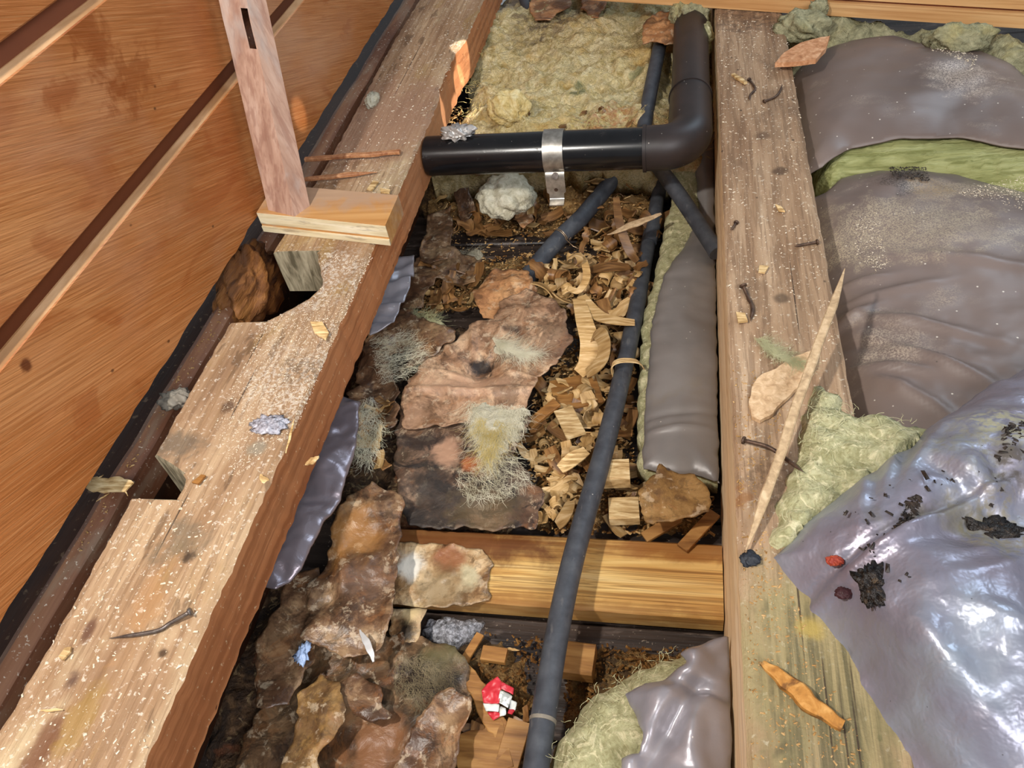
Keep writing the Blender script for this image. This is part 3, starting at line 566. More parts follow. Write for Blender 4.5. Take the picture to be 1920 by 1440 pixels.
# ------------------------------------------------------------------ block, post, plank
bt = J + .0255
A1, B1, C1 = P(498, 403, bt)[:2], P(721, 426, bt)[:2], P(747, 366, bt)[:2]
D1 = A1 + (C1 - B1)
ux = (B1 - A1) / np.linalg.norm(B1 - A1)
A0 = A1 - ux * max(0, (A1[0] - (XW + .004)) / ux[0]); D0 = D1 - ux * max(0, (D1[0] - (XW + .004)) / ux[0])
root = T('timber_block', 'short orange pine block with a pale grooved front, under the grey post', 'block', ((A0[0] + C1[0]) / 2, (A0[1] + C1[1]) / 2, J))
inn = (C1 - B1) / np.linalg.norm(C1 - B1)
vs, fs = prism([tuple(A0 + inn * .003), tuple(B1 + inn * .003), tuple(C1), tuple(D0)], J + .0005, bt)
mk('block_body', vs, fs, M['block'], root, smooth=False)
for (za, zb, o) in ((J + .0105, bt - .0006, -.0005), (J + .0004, J + .0075, .0022)):
    fo = -inn * abs(o) if o < 0 else -inn * .0022
    vs, fs = prism([tuple(A0 + inn * .003 + fo), tuple(B1 + inn * .003 + fo), tuple(B1 + inn * .0035), tuple(A0 + inn * .0035)], za, zb)
    mk('front_lip', vs, fs, M['block_front'], root, smooth=False)

c0, c1, c2 = P(503, 394, bt), P(553, 406, bt), P(581, 386, bt)
c3 = c0 + (c2 - c1)
top0 = PX(410, 0, c0[0] - .004)
dv = (top0 - c0); dv = dv / dv[2]
root = T('post', 'narrow grey-pink wooden post with a slot, standing on the pine block', 'post', ((c0[0] + c2[0]) / 2, (c0[1] + c2[1]) / 2, bt))
def ring(z): return [c + dv * z for c in (c0, c1, c2, c3)]
H = .62
# slot position on the front face
ps = [PX(483, 30, c0[0] + .02), PX(483, 105, c0[0] + .02)]
zs0, zs1 = sorted([ps[0][2] - bt, ps[1][2] - bt]); zs0 += .016; zs1 += .022
fx = [0.0, .72, .955, 1.0]; zz = list(np.linspace(0, zs0, 10)) + list(np.linspace(zs0, zs1, 5))[1:] + list(np.linspace(zs1, H, 10))[1:]
g = G(); dep = (c3 - c0) * .8
rows = []
for z in zz:
    r = ring(z); e = .0007 * float(pn(z * 40, 1, 6))
    row = [r[0] + (r[1] - r[0]) * t + A([e, 0, 0]) for t in fx] + [r[1] + (r[2] - r[1]) * .5, r[2], r[3]]
    row[3] = row[3] + (row[2] - row[3]) * .06; rows.append(row)
m = len(rows[0]); vs = [p for r in rows for p in r]; fs = []
for j in range(len(zz) - 1):
    for q in range(m):
        if q == 1 and zs0 - 1e-6 <= zz[j] < zs1 - 1e-6: continue
        fs.append((j * m + q, j * m + (q + 1) % m, (j + 1) * m + (q + 1) % m, (j + 1) * m + q))
fs += [tuple(range(m)), tuple((len(zz) - 1) * m + q for q in range(m))]
mk('shaft', vs, fs, M['post'], root, angle=30)
g = G()
q = [A(ring(z)[0]) + (A(ring(z)[1]) - A(ring(z)[0])) * t for z in (zs0, zs1) for t in (fx[1], fx[2])]
q2 = [p + dep for p in q]
g.add(q + q2, [(0, 1, 5, 4), (1, 3, 7, 5), (3, 2, 6, 7), (2, 0, 4, 6), (4, 5, 7, 6)])
o = g.mk('slot', M['dark_wood'], root)  # slot walls coloured dark to stand for the shade inside the hole

# plank closing the opening at the far side
u0, u1 = P(1130, 2, J + .001), P(1920, 54, J + .001); du = (u1 - u0) / np.linalg.norm(u1 - u0); nr = A([-du[1], du[0], 0])
a, b = u0 - du * .12, u1 + du * .35
root = T('cross_plank', 'new pine plank with grooved front edge lying across the far end of the right joist', 'plank', tuple((a + b) / 2 * A([1, 1, 0]) + A([0, 0, J])))
for (z0, z1, o0) in ((J + .0012, J + .019, 0), (J + .0225, J + .05, .004)):
    ps = [a + nr * o0, b + nr * o0, b + nr * .12, a + nr * .12]
    mk('layer', *prism([tuple(p[:2]) for p in ps], z0, z1), M['plank_front'], root, smooth=False)
ps = [a + nr * .008, b + nr * .008, b + nr * .118, a + nr * .118]
mk('core', *prism([tuple(p[:2]) for p in ps], J + .019, J + .0225), M['groove'], root, smooth=False)

# ------------------------------------------------------------------ debris height in the cavity
def zd(x, y): return .006 + .10 * sstep(.985, 1.085, np.asarray(y, float)) + .004 * pn(np.asarray(x) * 14, np.asarray(y) * 14, 5)

def zsaw(x, y, d): return zd(x, y) + .004 * fbm(x, y, 40, 4, 3) + .0025 * fbm(x, y, 160, 2, 8) - .010 * np.exp(-d / .015)
saw1 = [(1228, 300), (1222, 480), (1195, 600), (1190, 700), (1188, 870), (1215, 900), (1338, 910), (1338, 1000), (1010, 990), (985, 860), (1000, 740), (1090, 600), (1000, 560), (850, 575), (790, 590), (760, 500), (800, 480), (1000, 470), (1130, 470), (1080, 440), (830, 430), (780, 300)]
bed1 = sheet('sawdust_bed', [(min(p[0], .036), min(p[1], 1.085)) for p in pxpoly(saw1, .01)], zsaw, .004, .01, M['sawdust'], jag=.012, s=4, bottom=lambda x, y: np.full(x.shape, -.001), label='bed of brown sawdust and rot under the shavings beyond the noggin', cat='sawdust', kind='stuff')
saw2 = [(900, 1180), (960, 1200), (990, 1260), (1000, 1440), (1015, 1500), (850, 1500), (800, 1300), (830, 1210)]
def zsaw2(x, y, d): return .010 + .004 * fbm(x, y, 40, 4, 3) + .0025 * fbm(x, y, 160, 2, 8) - .012 * np.exp(-d / .015)
bed2 = sheet('sawdust_bed', pxpoly(saw2, .01), zsaw2, .004, .01, M['sawdust'], jag=.012, s=9, bottom=lambda x, y: np.full(x.shape, -.001), label='dark sawdust around the red wrapper in front of the noggin', cat='sawdust', kind='stuff')
saw3 = [(1130, 1205), (1290, 1210), (1300, 1260), (1100, 1360), (1050, 1350), (1060, 1280)]
bed3 = sheet('sawdust_bed', pxpoly(saw3, .01), zsaw2, .004, .01, M['sawdust'], jag=.012, s=13, bottom=lambda x, y: np.full(x.shape, -.001), label='dark sawdust around the square offcut beside the long conduit', cat='sawdust', kind='stuff')

def zrot(x, y, d): return .014 + .006 * fbm(x, y, 30, 4, 13) + .003 * fbm(x, y, 140, 3, 18) - .016 * np.exp(-d / .015)
rot1 = [(600, 620), (700, 540), (740, 560), (780, 610), (900, 600), (965, 620), (965, 995), (745, 990), (640, 960), (560, 960), (560, 800)]
sheet('rotten_litter', pxpoly(rot1, .012), zrot, .004, .01, M['rot'], jag=.012, s=24, bottom=lambda x, y: np.full(x.shape, -.001), label='dark rotten litter of wood and wool under the papers beyond the noggin', cat='litter', kind='stuff')
rot2 = [(420, 1100), (560, 1080), (735, 1180), (860, 1215), (890, 1300), (870, 1540), (380, 1540), (380, 1300)]
sheet('rotten_litter', pxpoly(rot2, .012), zrot, .004, .01, M['rot'], jag=.012, s=27, bottom=lambda x, y: np.full(x.shape, -.001), label='dark rotten litter under the papers in front of the noggin', cat='litter', kind='stuff')

# ------------------------------------------------------------------ far wool and the pipe
wf = [(880, 30), (1000, -25), (1345, -10), (1335, 240), (1332, 268), (1240, 265), (1060, 268), (835, 285), (790, 290), (870, 200)]
def zwool_far(x, y, d): return .128 + .016 * fbm(x, y, 9, 3, 21) + .016 * crease(x, y, 16, 4, 33) + .004 * fbm(x, y, 90, 3, 5) - .05 * np.exp(-d / .018) + .012 * sstep(1.1, 1.4, y) - .018 * sstep(-.065, -.03, x)
root = T('insulation_batt', 'cream yellow mineral wool filling the cavity beyond the black pipe', 'insulation', (-.15, 1.2, .0))
wpoly = pxpoly(wf, .12)
sheet('wool', wpoly, zwool_far, .004, .03, M['wool_far'], root, jag=.006, s=2, bottom=lambda x, y: zd(x, y) + .004)
pts = onto(scatter(wf, .125, 2600, 5), zwool_far, .05)
fibres('fibres', pts, M['fibre_y'], root, .022, .00045, s=1, dirf=lambda p: 3.5 * float(pn(p[0] * 12, p[1] * 12, 6)))

ZP = J - .026; YP = .906
root = T('drain_pipe', 'glossy black plastic drain pipe with an elbow crossing between the joists', 'pipe', (-.15, YP, ZP - .026))
R0 = .0255; xe, yb = .004, YP
xl0 = -.334
vs, fs = sweep([(x, YP + .008 * (-x / .33), ZP) for x in np.linspace(xl0, -.04, 20)], circ(R0, 40)); mk('pipe_section', vs, fs, M['pipe'], root, angle=50)
bend = []
rb = .036
for t in np.linspace(0, math.pi / 2, 14): bend.append((xe - rb + rb * math.sin(t), YP + rb - rb * math.cos(t), ZP))
el = [(-.052, YP, ZP)] + [(x, YP, ZP) for x in np.linspace(-.045, xe - rb - .001, 3)] + bend + [(xe, yy, ZP) for yy in np.linspace(YP + rb + .001, YP + rb + .09, 5)]
vs, fs = sweep(el, circ(.0275, 40)); e_ = mk('elbow', vs, fs, M['pipe_brown'], root, angle=50)
for c_, ax in (((-.051, YP, ZP), 0), ((xe, YP + rb + .088, ZP), 1)):
    p = [A(c_) - A([.002, 0, 0] if ax == 0 else [0, .002, 0]), A(c_) + A([.002, 0, 0] if ax == 0 else [0, .002, 0])]
    vs, fs = sweep([p[0], (p[0] + p[1]) / 2, p[1]], circ(.0288, 40)); mk('rim', vs, fs, M['pipe_brown'], e_, angle=50)
vs, fs = sweep([(xe, yy, ZP) for yy in np.linspace(YP + rb + .08, 1.42, 8)], circ(R0, 40)); mk('pipe_section', vs, fs, M['pipe_brown'], root, angle=50)

# pipe clamp
xc = P(1041, 285, ZP)[0]; yc = YP + .008 * (-xc / .33)
root = T('pipe_clamp', 'galvanised steel strap clamp around the black pipe with its bent tab hanging down', 'clamp', (xc, yc - .03, ZP - .075))
rs = R0 + .0012
arc = [(xc, yc + rs * math.cos(t), ZP + rs * math.sin(t)) for t in np.linspace(math.radians(-20), math.radians(215), 40)]
def strap(path, w_, t_, sc=None):
    vs = []; fs = []; n = len(path)
    for i in range(n):
        p = A(path[i]); q = A(path[min(i + 1, n - 1)]) - A(path[max(i - 1, 0)]); q /= np.linalg.norm(q); nn = np.cross(A([1.0, 0, 0]), q)
        k = w_ / 2 * (1 if sc is None else sc(i / (n - 1)))
        for (a, b) in ((-k, -t_), (k, -t_), (k, t_), (-k, t_)): vs.append(p + A([a, 0, 0]) + nn * b)
    for i in range(n - 1):
        for q in range(4): fs.append((i * 4 + q, i * 4 + (q + 1) % 4, (i + 1) * 4 + (q + 1) % 4, (i + 1) * 4 + q))
    return vs, fs + [(3, 2, 1, 0), tuple((n - 1) * 4 + i for i in range(4))]
mk('strap', *strap(arc, .0255, .0011), M['zinc'], root, angle=40)
e0 = A(arc[-1]); tab = [e0, e0 + A([0, -.003, -.006]), e0 + A([0, -.004, -.018]), e0 + A([0, -.004, -.032]), e0 + A([0, -.006, -.038]), e0 + A([0, -.016, -.0405])]
tb = mk('tab', *strap(catmull(tab, 6), .0245, .0009, lambda t: 1.0 if t < .55 else .78), M['zinc'], root, angle=40)
s0 = e0 + A([.001, -.0035, -.004])
vs, fs = sweep([s0, s0 + A([0, -.0022, .0006]), s0 + A([0, -.003, .001])], circ(.0042, 14)); mk('screw_head', vs, fs, M['steel'], root, angle=40)
vs, fs = sweep([e0 + A([0, -.0045, -.024]), e0 + A([0, -.0052, -.024])], circ(.0026, 12)); mk('tab_hole', vs, fs, M['steel_dark'], tb, angle=40)

# ------------------------------------------------------------------ conduits
def conduit(label, pts, r, mat=None, extra=None):
    path = catmull(pts, 12)
    c = G().add(*sweep(path, circ(r, 20)))
    if extra is None: return c.mk('conduit', mat or M['conduit'], None, label=label, cat='conduit', angle=60)
    root = T('conduit', label, 'conduit', tuple(A(path[len(path) // 2]) - A([0, 0, r])))
    c.mk('tube', mat or M['conduit'], root, angle=60); return root, path
def zp(px, py, z): return P(px, py, z)
root, path = conduit('long dark grey conduit running over the noggin towards the viewer', [PS(1243, 318, zd, .012), PS(1228, 400, zd, .010), P(1211, 478, .022), P(1193, 580, .032), P(1163, 720, .044), P(1128, 860, .052), P(1082, 1020, .0575), P(1052, 1150, .060), P(1026, 1300, .060), P(1005, 1440, .060), P(990, 1560, .06)], .0103, extra=1)
d_ = [i for i in range(len(path))]
tp = min(d_, key=lambda i: abs(path[i][1] - P(1014, 1345, .06)[1]))
vs, fs = sweep([path[tp] + (path[tp + 1] - path[tp]) * t for t in np.linspace(0, .62, 4)], circ(.0110, 20)); mk('tape_band', vs, fs, M['tape'], root, angle=60)
root, path = conduit('dark grey conduit tied with thin wire, slanting up under the black pipe', [P(980, 532, .020), P(1012, 490, .026), P(1050, 446, .034), P(1090, 408, .042), PS(1130, 360, zd, .018), PS(1168, 312, zd, .014)], .0122, extra=1)
c_ = min(range(len(path)), key=lambda i: np.linalg.norm(path[i] - P(1052, 446, .034)))
t_ = path[c_ + 1] - path[c_]; t_ /= np.linalg.norm(t_); g = G()
for o in (0, .0022):
    fr = frames([path[c_] + t_ * o, path[c_] + t_ * (o + .001)])[0]
    g.add(*sweep([fr[0] + .0128 * (math.cos(a) * fr[1] + math.sin(a) * fr[2]) + t_ * .001 * a for a in np.linspace(0, 6.2, 26)], circ(.0005, 6)))
g.add(*sweep([P(1060, 448, .05), P(1075, 462, .045), P(1085, 466, .042)], circ(.0005, 6)))
g.mk('wire_tie', M['copper'], root)
conduit('grey conduit with a brown stained end leaning over the batt edge against the joist', [PS(1233, 312, zd, .03), P(1262, 350, .095), P(1300, 405, .082), P(1345, 475, .07)], .0105)
conduit('short grey conduit rising through the far wool beside the vertical pipe run', [P(1207, 245, .125), P(1216, 190, .135), P(1230, 120, .145), P(1240, 70, .15)], .0105)
conduit('short grey conduit at the far end beside the left joist', [P(1000, 45, .125), P(985, 5, .14), P(972, -30, .15)], .0095)
conduit('dark stub of conduit showing between the shavings beside the batt edge', [PS(1232, 375, zd, .02), PS(1226, 420, zd, .024), P(1218, 455, .022)], .0098)
# ------------------------------------------------------------------ grey batts to the right
def mound(z0, h, drop, el, ph=0, wr=.004, s=0, tilt=(0, 0), c=(0, 0)):
    def f(x, y, d):
        return z0 + h * (1 - np.exp(-d / (el * 2.2))) - drop * np.exp(-d / el) + wr * fbm(x, y, 9, 3, s) + tilt[0] * (x - c[0]) + tilt[1] * (y - c[1])
    return f
def clipx(poly, x0): return [(max(p[0], x0), p[1]) for p in poly]
def patch(fn, bumps, extra=None):
    """adds Gaussian ridges: (px, py, z, rx, ry, rot, height)"""
    B = [(P(a, b, z), rx, ry, math.radians(r), h) for a, b, z, rx, ry, r, h in bumps]
    def f(x, y, d):
        z = fn(x, y, d)
        for c, rx, ry, r, h in B:
            u = (x - c[0]) * math.cos(r) + (y - c[1]) * math.sin(r); v = -(x - c[0]) * math.sin(r) + (y - c[1]) * math.cos(r)
            z = z + h * np.exp(-(u / rx) ** 2 - (v / ry) ** 2)
        if extra is not None: z = z + extra(x, y, d)
        return z
    return f
# far batt
zb = J - .012
root = T('insulation_batt', 'grey plastic-wrapped batt at the far right with its green wool edge showing', 'insulation', tuple(P(1700, 180, .0)[:2]) + (.0,))
pf = [(1478, 112), (1530, 85), (1600, 66), (1680, 60), (1780, 75), (1880, 105), (1935, 140), (2040, 200), (2300, 330), (2300, 400), (2050, 288), (1920, 270), (1800, 250), (1700, 250), (1600, 262), (1545, 285), (1500, 288), (1490, 230), (1465, 150)]
f1b = mound(zb - .002, .016, .004, .02, s=3, wr=.005)
f1 = lambda x, y, d: f1b(x, y, d) - .030 * np.exp(-(x - .1325) / .022)
sheet('plastic_facing', clipx(pxpoly(pf, zb), .1326), f1, .005, .0016, M['plastic'], root, jag=.001)
pw = [(1510, 135), (1600, 92), (1680, 86), (1780, 101), (1880, 130), (2030, 225), (2290, 350), (2290, 450), (2040, 350), (1925, 338), (1800, 322), (1680, 308), (1600, 312), (1560, 322), (1538, 300), (1520, 200)]
fw = mound(zb - .018, .008, .03, .012, s=3, wr=.004)
def fwool(x, y, d): return fw(x, y, d) + .002 * fbm(x, y, 120, 3, 4)
sheet('wool', clipx(pxpoly(pw, zb - .014), .136), lambda x, y, d: np.minimum(fwool(x, y, d), f1(x, y, d + .03) - .010), .005, .03, M['wool_green'], root, jag=.002, bottom=lambda x, y: np.full(x.shape, .02))
# near batt
root = T('insulation_batt', 'dusty grey plastic-wrapped batt with wrinkles beside the right joist', 'insulation', tuple(P(1750, 550, .0)[:2]) + (.0,))
zb2 = J - .030
pnr = [(1550, 345), (1580, 322), (1650, 308), (1720, 312), (1800, 318), (1925, 350), (2060, 380), (2350, 480), (2480, 900), (2300, 1150), (2050, 1100), (1800, 1060), (1640, 900), (1590, 780), (1560, 690), (1535, 560), (1510, 430), (1500, 345)]
wr = [(1660, 560, zb2, .05, .006, 10, .006), (1600, 590, zb2, .03, .006, 20, .008), (1700, 620, zb2, .06, .007, -25, .008), (1730, 690, zb2, .05, .007, -40, .010), (1660, 700, zb2, .035, .006, -20, .009), (1620, 530, zb2, .025, .005, 5, .006), (1680, 740, zb2, .05, .007, -45, .008), (1850, 520, zb2, .08, .007, -18, .004), (1690, 345, zb2, .03, .03, 0, .006), (1640, 650, zb2, .06, .006, -30, -.006)]
f2b = patch(mound(zb2 - .002, .020, .004, .025, s=8, wr=.004), wr, lambda x, y, d: .0022 * crease(x, y, 26, 3, 8) * np.exp(-((x - .22) ** 2 + (y - .47) ** 2) / .03))
f2 = lambda x, y, d: f2b(x, y, d) - .020 * np.exp(-(x - .1325) / .022)
sheet('plastic_facing', clipx(pxpoly(pnr, zb2), .1326), f2, .0035, .0016, M['plastic'], root, jag=.001)
pnw = [(1556, 360), (1650, 318), (1800, 325), (2060, 385), (2340, 485), (2470, 900), (2290, 1140), (2040, 1090), (1800, 1050), (1640, 900), (1604, 690), (1562, 430)]
sheet('wool', clipx(pxpoly(pnw, zb2 - .01), .14), lambda x, y, d: f2(x, y, d) - .012 - .01 * np.exp(-d / .02), .008, .03, M['wool_green'], root, bottom=lambda x, y: np.full(x.shape, .02))
# torn wool behind the plank
zt = J - .006
pt_ = [(1470, 15), (1600, 20), (1760, 40), (1940, 60), (2040, 105), (2280, 210), (2280, 290), (2040, 180), (1930, 122), (1860, 90), (1760, 60), (1650, 47), (1560, 72), (1490, 98)]
sheet('wool_roll', pxpoly(pt_, zt), lambda x, y, d: zt - .03 * np.exp(-d / .012) + .010 * fbm(x, y, 22, 4, 6) + .006 * crease(x, y, 40, 3, 6), .004, .03, M['wool_grey'], jag=.006, bottom=lambda x, y: np.full(x.shape, .02), label='ragged grey-green wool strip between the far batt and the cross plank', cat='insulation')
def lump(name, label, px, py, z, r, sq, mat, s=0, cat='wool lump', amp=.35, parent=None, n=3):
    bm = bmesh.new(); bmesh.ops.create_icosphere(bm, subdivisions=n + 1, radius=1)
    c = P(px, py, z); vs = []; fs = [[v.index for v in f.verts] for f in bm.faces]
    q = A([v.co[:] for v in bm.verts], float)
    k = 1 + amp * fbm(q[:, 0] + q[:, 2] * .7, q[:, 1] - q[:, 2] * .6, 2.1, 5, s) + amp * .35 * crease(q[:, 0] - q[:, 2], q[:, 1] + q[:, 2] * .8, 3.5, 3, s)
    vs = c + q * A([r * sq[0], r * sq[1], r * sq[2]]) * k[:, None]
    bm.free()
    return mk(name, vs, fs, mat, parent, label if parent is None else None, cat if parent is None else None)
lump('wool_clump', 'pale wool clump against the cross plank right of the joist end', 1508, 48, J + .004, .026, (1.3, .8, .7), M['wool_grey'], 3)
lump('wool_clump', 'small wool clump standing up beside the joist end under the plank', 1532, 22, J + .012, .013, (.9, .9, 1.2), M['wool_grey'], 5)
lump('wool_clump', 'fluffy wool clump on the edge of the far grey batt', 1800, 72, J + .006, .024, (1.5, .7, .7), M['wool_grey'], 8)
lump('wool_clump', 'wool clump jammed between the vertical pipe run and the joist', 1317, 75, J - .03, .02, (.7, 1.1, 1.2), M['wool'], 9)
lump('wool_clump', 'knotted wool clump above the far end of the pipe run', 1293, 25, J - .01, .022, (1.2, .9, .8), M['wool_grey'], 11)
lump('wool_lump', 'rounded cream wool lump lying on the far wool near the left joist', 953, 203, .152, .0285, (1.05, .85, .85), M['wool_cream'], 12, amp=.25)
lump('wool_lump', 'pale flattened wool lump just below the black pipe', 948, 368, .075, .042, (.95, 1.0, .55), M['wool_pale'], 14, amp=.25)

# torn batt with silver film, bottom right
zf = J + .022
root = T('insulation_batt', 'torn silver-faced batt sprawling over the right joist in the foreground', 'insulation', tuple(P(1750, 1150, J)[:2]) + (.0,))
po = [(1960, 645), (1860, 700), (1790, 755), (1740, 795), (1680, 842), (1600, 895), (1530, 945), (1490, 985), (1452, 1012), (1475, 1060), (1510, 1125), (1560, 1200), (1610, 1290), (1665, 1370), (1720, 1450), (1790, 1560), (2300, 1620), (2520, 1400), (2480, 800), (2250, 600)]
fb = [(1790, 1180, zf, .05, .055, 0, .024), (1680, 1022, zf, .085, .0045, 31, -.012), (1672, 1038, zf, .10, .007, 31, .011), (1640, 965, zf, .05, .03, 35, .010), (1555, 1110, zf, .020, .05, 28, -.014), (1610, 1230, zf, .018, .07, 30, -.016), (1690, 1360, zf, .018, .06, 30, -.014), (1690, 1230, zf, .010, .06, 34, .010), (1665, 1290, zf, .006, .05, 30, -.006), (1700, 1330, zf, .005, .05, 36, .007), (1820, 870, zf, .05, .05, 0, .014),
      (1665, 885, zf, .005, .035, -22, .008), (1690, 880, zf, .006, .035, -25, -.006), (1722, 865, zf, .005, .035, -30, .008), (1615, 925, zf, .005, .03, -15, .007), (1640, 910, zf, .005, .03, -18, -.005), (1850, 1310, zf, .05, .03, 10, .009), (1880, 1000, zf, .06, .02, 20, -.010), (1800, 930, zf, .012, .03, 25, .010), (1790, 955, zf, .005, .03, 40, -.006), (1840, 1120, zf, .03, .006, 20, .004), (1870, 1230, zf, .03, .006, -20, .004)]
ff = patch(lambda x, y, d: zf + .020 * (1 - np.exp(-d / .035)) - .018 * np.exp(-d / .012) + .006 * fbm(x, y, 12, 3, 44), fb, lambda x, y, d: .0028 * folds(x, y, 5, .03, 17) + .0012 * fbm(x, y, 70, 2, 4))
zff = lambda x, y: ff(np.asarray([x], float), np.asarray([y], float), A([.05]))[0]
sheet('silver_film', pxpoly(po, zf), ff, .0025, .0012, M['foil'], root, jag=.0012, s=5)
pw3 = [(1535, 700), (1560, 712), (1588, 745), (1606, 765), (1640, 758), (1690, 780), (1738, 790), (1800, 760), (1960, 660), (2230, 640), (2440, 820), (2470, 1380), (2280, 1580), (1830, 1540), (1640, 1180), (1540, 1010), (1470, 1018), (1440, 1000), (1455, 940), (1480, 860), (1500, 790)]
fwl = lambda x, y, d: np.where(True, J + .0145 + .007 * fbm(x, y, 22, 4, 61) + .004 * crease(x, y, 50, 3, 9) - .016 * np.exp(-d / .012) + .0 * x, 0)
def fwl2(x, y, d):
    z = fwl(x, y, d); dd, _, _ = edge_near(pxpoly(po, zf), x, y); ii = inside(pxpoly(po, zf), x, y)
    return np.where(ii, np.minimum(z, ff(x, y, dd) - .006), z)
sheet('wool', pxpoly(pw3, J + .012), fwl2, .0035, .012, M['wool'], root, jag=.006, s=8, bottom=lambda x, y: np.where(x < .133, J + .0006, J - .04))
pts = onto(scatter([(1530, 715), (1590, 760), (1720, 795), (1600, 885), (1470, 990), (1490, 860)], J + .015, 160, 15), fwl)
fibres('fibres', pts, M['fibre_g'], root, .014, .00022, lift=.003, s=2)
# batt against the left side of the right joist
root = T('insulation_batt', 'slim slate-grey batt with pale wool edge along the left side of the right joist', 'insulation', tuple(P(1280, 600, 0)[:2]) + (0,))
zc = .052
pc = [(1310, 262), (1342, 240), (1345, 480), (1349, 900), (1300, 880), (1262, 885), (1205, 872), (1206, 800), (1214, 700), (1222, 600), (1245, 510), (1290, 440), (1312, 400), (1300, 330)]
f3 = patch(lambda x, y, d: zc + .008 * (1 - np.exp(-d / .02)) + .003 * fbm(x, y, 12, 3, 7) - .006 * np.exp(-d / .006) + .04 * sstep(.9, 1.08, y), [(1270, 810, zc, .05, .004, 5, .004), (1270, 780, zc, .05, .004, 8, -.003)])
cut = lambda poly: [(min(p[0], .0375), p[1]) for p in poly]
sheet('plastic_facing', cut(pxpoly(pc, zc)), f3, .003, .0015, M['plastic_side'], root, jag=.0015, s=3)
pcw = [(1248, 318), (1300, 300), (1345, 300), (1349, 890), (1212, 880), (1196, 860), (1195, 760), (1200, 660), (1203, 590), (1222, 530), (1234, 470), (1246, 420), (1262, 370)]
sheet('wool', cut(pxpoly(pcw, zc - .008)), lambda x, y, d: zc - .008 + .003 * fbm(x, y, 60, 3, 6) - .012 * np.exp(-d / .006) + .04 * sstep(.9, 1.08, y), .003, .02, M['wool'], root, jag=.003, s=6, bottom=lambda x, y: np.full(x.shape, .012))
# foreground batt in the cavity
root = T('insulation_batt', 'torn yellow-green wool batt with crumpled grey film in the front of the cavity', 'insulation', tuple(P(1200, 1380, 0)[:2]) + (0,))
zg = .075
pg = [(1015, 1400), (1030, 1365), (1060, 1325), (1110, 1270), (1170, 1235), (1230, 1212), (1290, 1190), (1365, 1150), (1375, 1300), (1380, 1560), (1010, 1560), (1010, 1460)]
fg = lambda x, y, d: zg + .022 * (1 - np.exp(-d / .04)) - .045 * np.exp(-d / .012) + .008 * fbm(x, y, 16, 4, 23) + .003 * crease(x, y, 60, 3, 3)
sheet('wool', cut(pxpoly(pg, zg)), fg, .003, .02, M['wool'], root, jag=.004, s=11, bottom=lambda x, y: np.full(x.shape, .004))
pts = onto(scatter([(1040, 1400), (1120, 1290), (1260, 1225), (1290, 1300), (1190, 1430), (1050, 1440)], zg, 160, 25), fg)
fibres('fibres', pts, M['fibre_g'], root, .010, .00022, lift=.003, s=4)
ph = [(1172, 1292), (1210, 1272), (1245, 1268), (1288, 1245), (1275, 1225), (1330, 1195), (1368, 1180), (1375, 1560), (1160, 1560), (1165, 1420), (1198, 1408), (1205, 1370), (1190, 1330)]
fh = patch(lambda x, y, d: zg + .030 + .010 * (1 - np.exp(-d / .03)) + .008 * folds(x, y, 5, .06, 51) + .002 * fbm(x, y, 40, 3, 2) - .008 * np.exp(-d / .006), [(1260, 1360, zg + .03, .008, .07, -30, -.014), (1225, 1340, zg + .03, .014, .07, -25, .008), (1310, 1255, zg + .03, .012, .02, 20, .012), (1320, 1290, zg + .03, .03, .006, -10, -.010), (1300, 1380, zg + .03, .01, .06, 10, .008)])
sheet('plastic_facing', cut(pxpoly(ph, zg + .03)), fh, .0025, .0013, M['foil_back'], root, jag=.001, s=2)

# film bulging out under the left joist
zl = .105
pl = [(672, 745), (664, 830), (640, 905), (600, 985), (560, 1060), (515, 1100), (470, 1090), (500, 960), (560, 830), (620, 730)]
sheet('film_bulge', pxpoly(pl, zl), patch(lambda x, y, d: zl + .003 * (1 - np.exp(-d / .02)) - .006 * np.exp(-d / .01) + .012 * folds(x, y, 5, .06, 5) + .003 * fbm(x, y, 30, 3, 2), []), .0025, .0015, M['foil_lilac'], bottom=None, jag=.001, label='lilac silver film bulging out under the notched joist', cat='film')
pl2 = [(775, 470), (768, 520), (750, 560), (730, 600), (690, 620), (700, 540), (740, 470)]
sheet('film_bulge', pxpoly(pl2, .08), lambda x, y, d: .07 + .010 * folds(x, y, 5, .03, 9) + .05 * (-.33 - x), .0022, .0015, M['foil_back'], label='small strip of shiny film under the notched joist beside the pine block', cat='film')
# ------------------------------------------------------------------ paper sheets
def paper(name, label, pts, z, mat, amp=.010, sc=16, s=0, jag=.004, res=.0028, lift=.0, bumps=(), base=None, cat='paper', edge=.0):
    f0 = lambda x, y, d: (z if base is None else base(x, y) + z) + amp * .9 * folds(x, y, 5, .95 / sc, s) + amp * .16 * crease(x, y, sc * 1.6, 3, s) + amp * .6 * fbm(x, y, sc * .5, 2, s + 4) + amp * .07 * fbm(x, y, sc * 6, 3, s + 9) + lift * np.exp(-d / .012) - edge * np.exp(-d / .02)
    return sheet(name, pxpoly(pts, z if base is None else z + .02), patch(f0, bumps), res, .0012, mat, jag=jag, s=s, wob=amp * .35, label=label, cat=cat)
k1 = [(752, 765), (765, 715), (800, 675), (850, 645), (895, 605), (925, 600), (935, 565), (985, 545), (1030, 560), (1062, 580), (1070, 640), (1045, 680), (1010, 705), (1003, 735), (985, 765), (930, 800), (830, 800), (760, 800)]
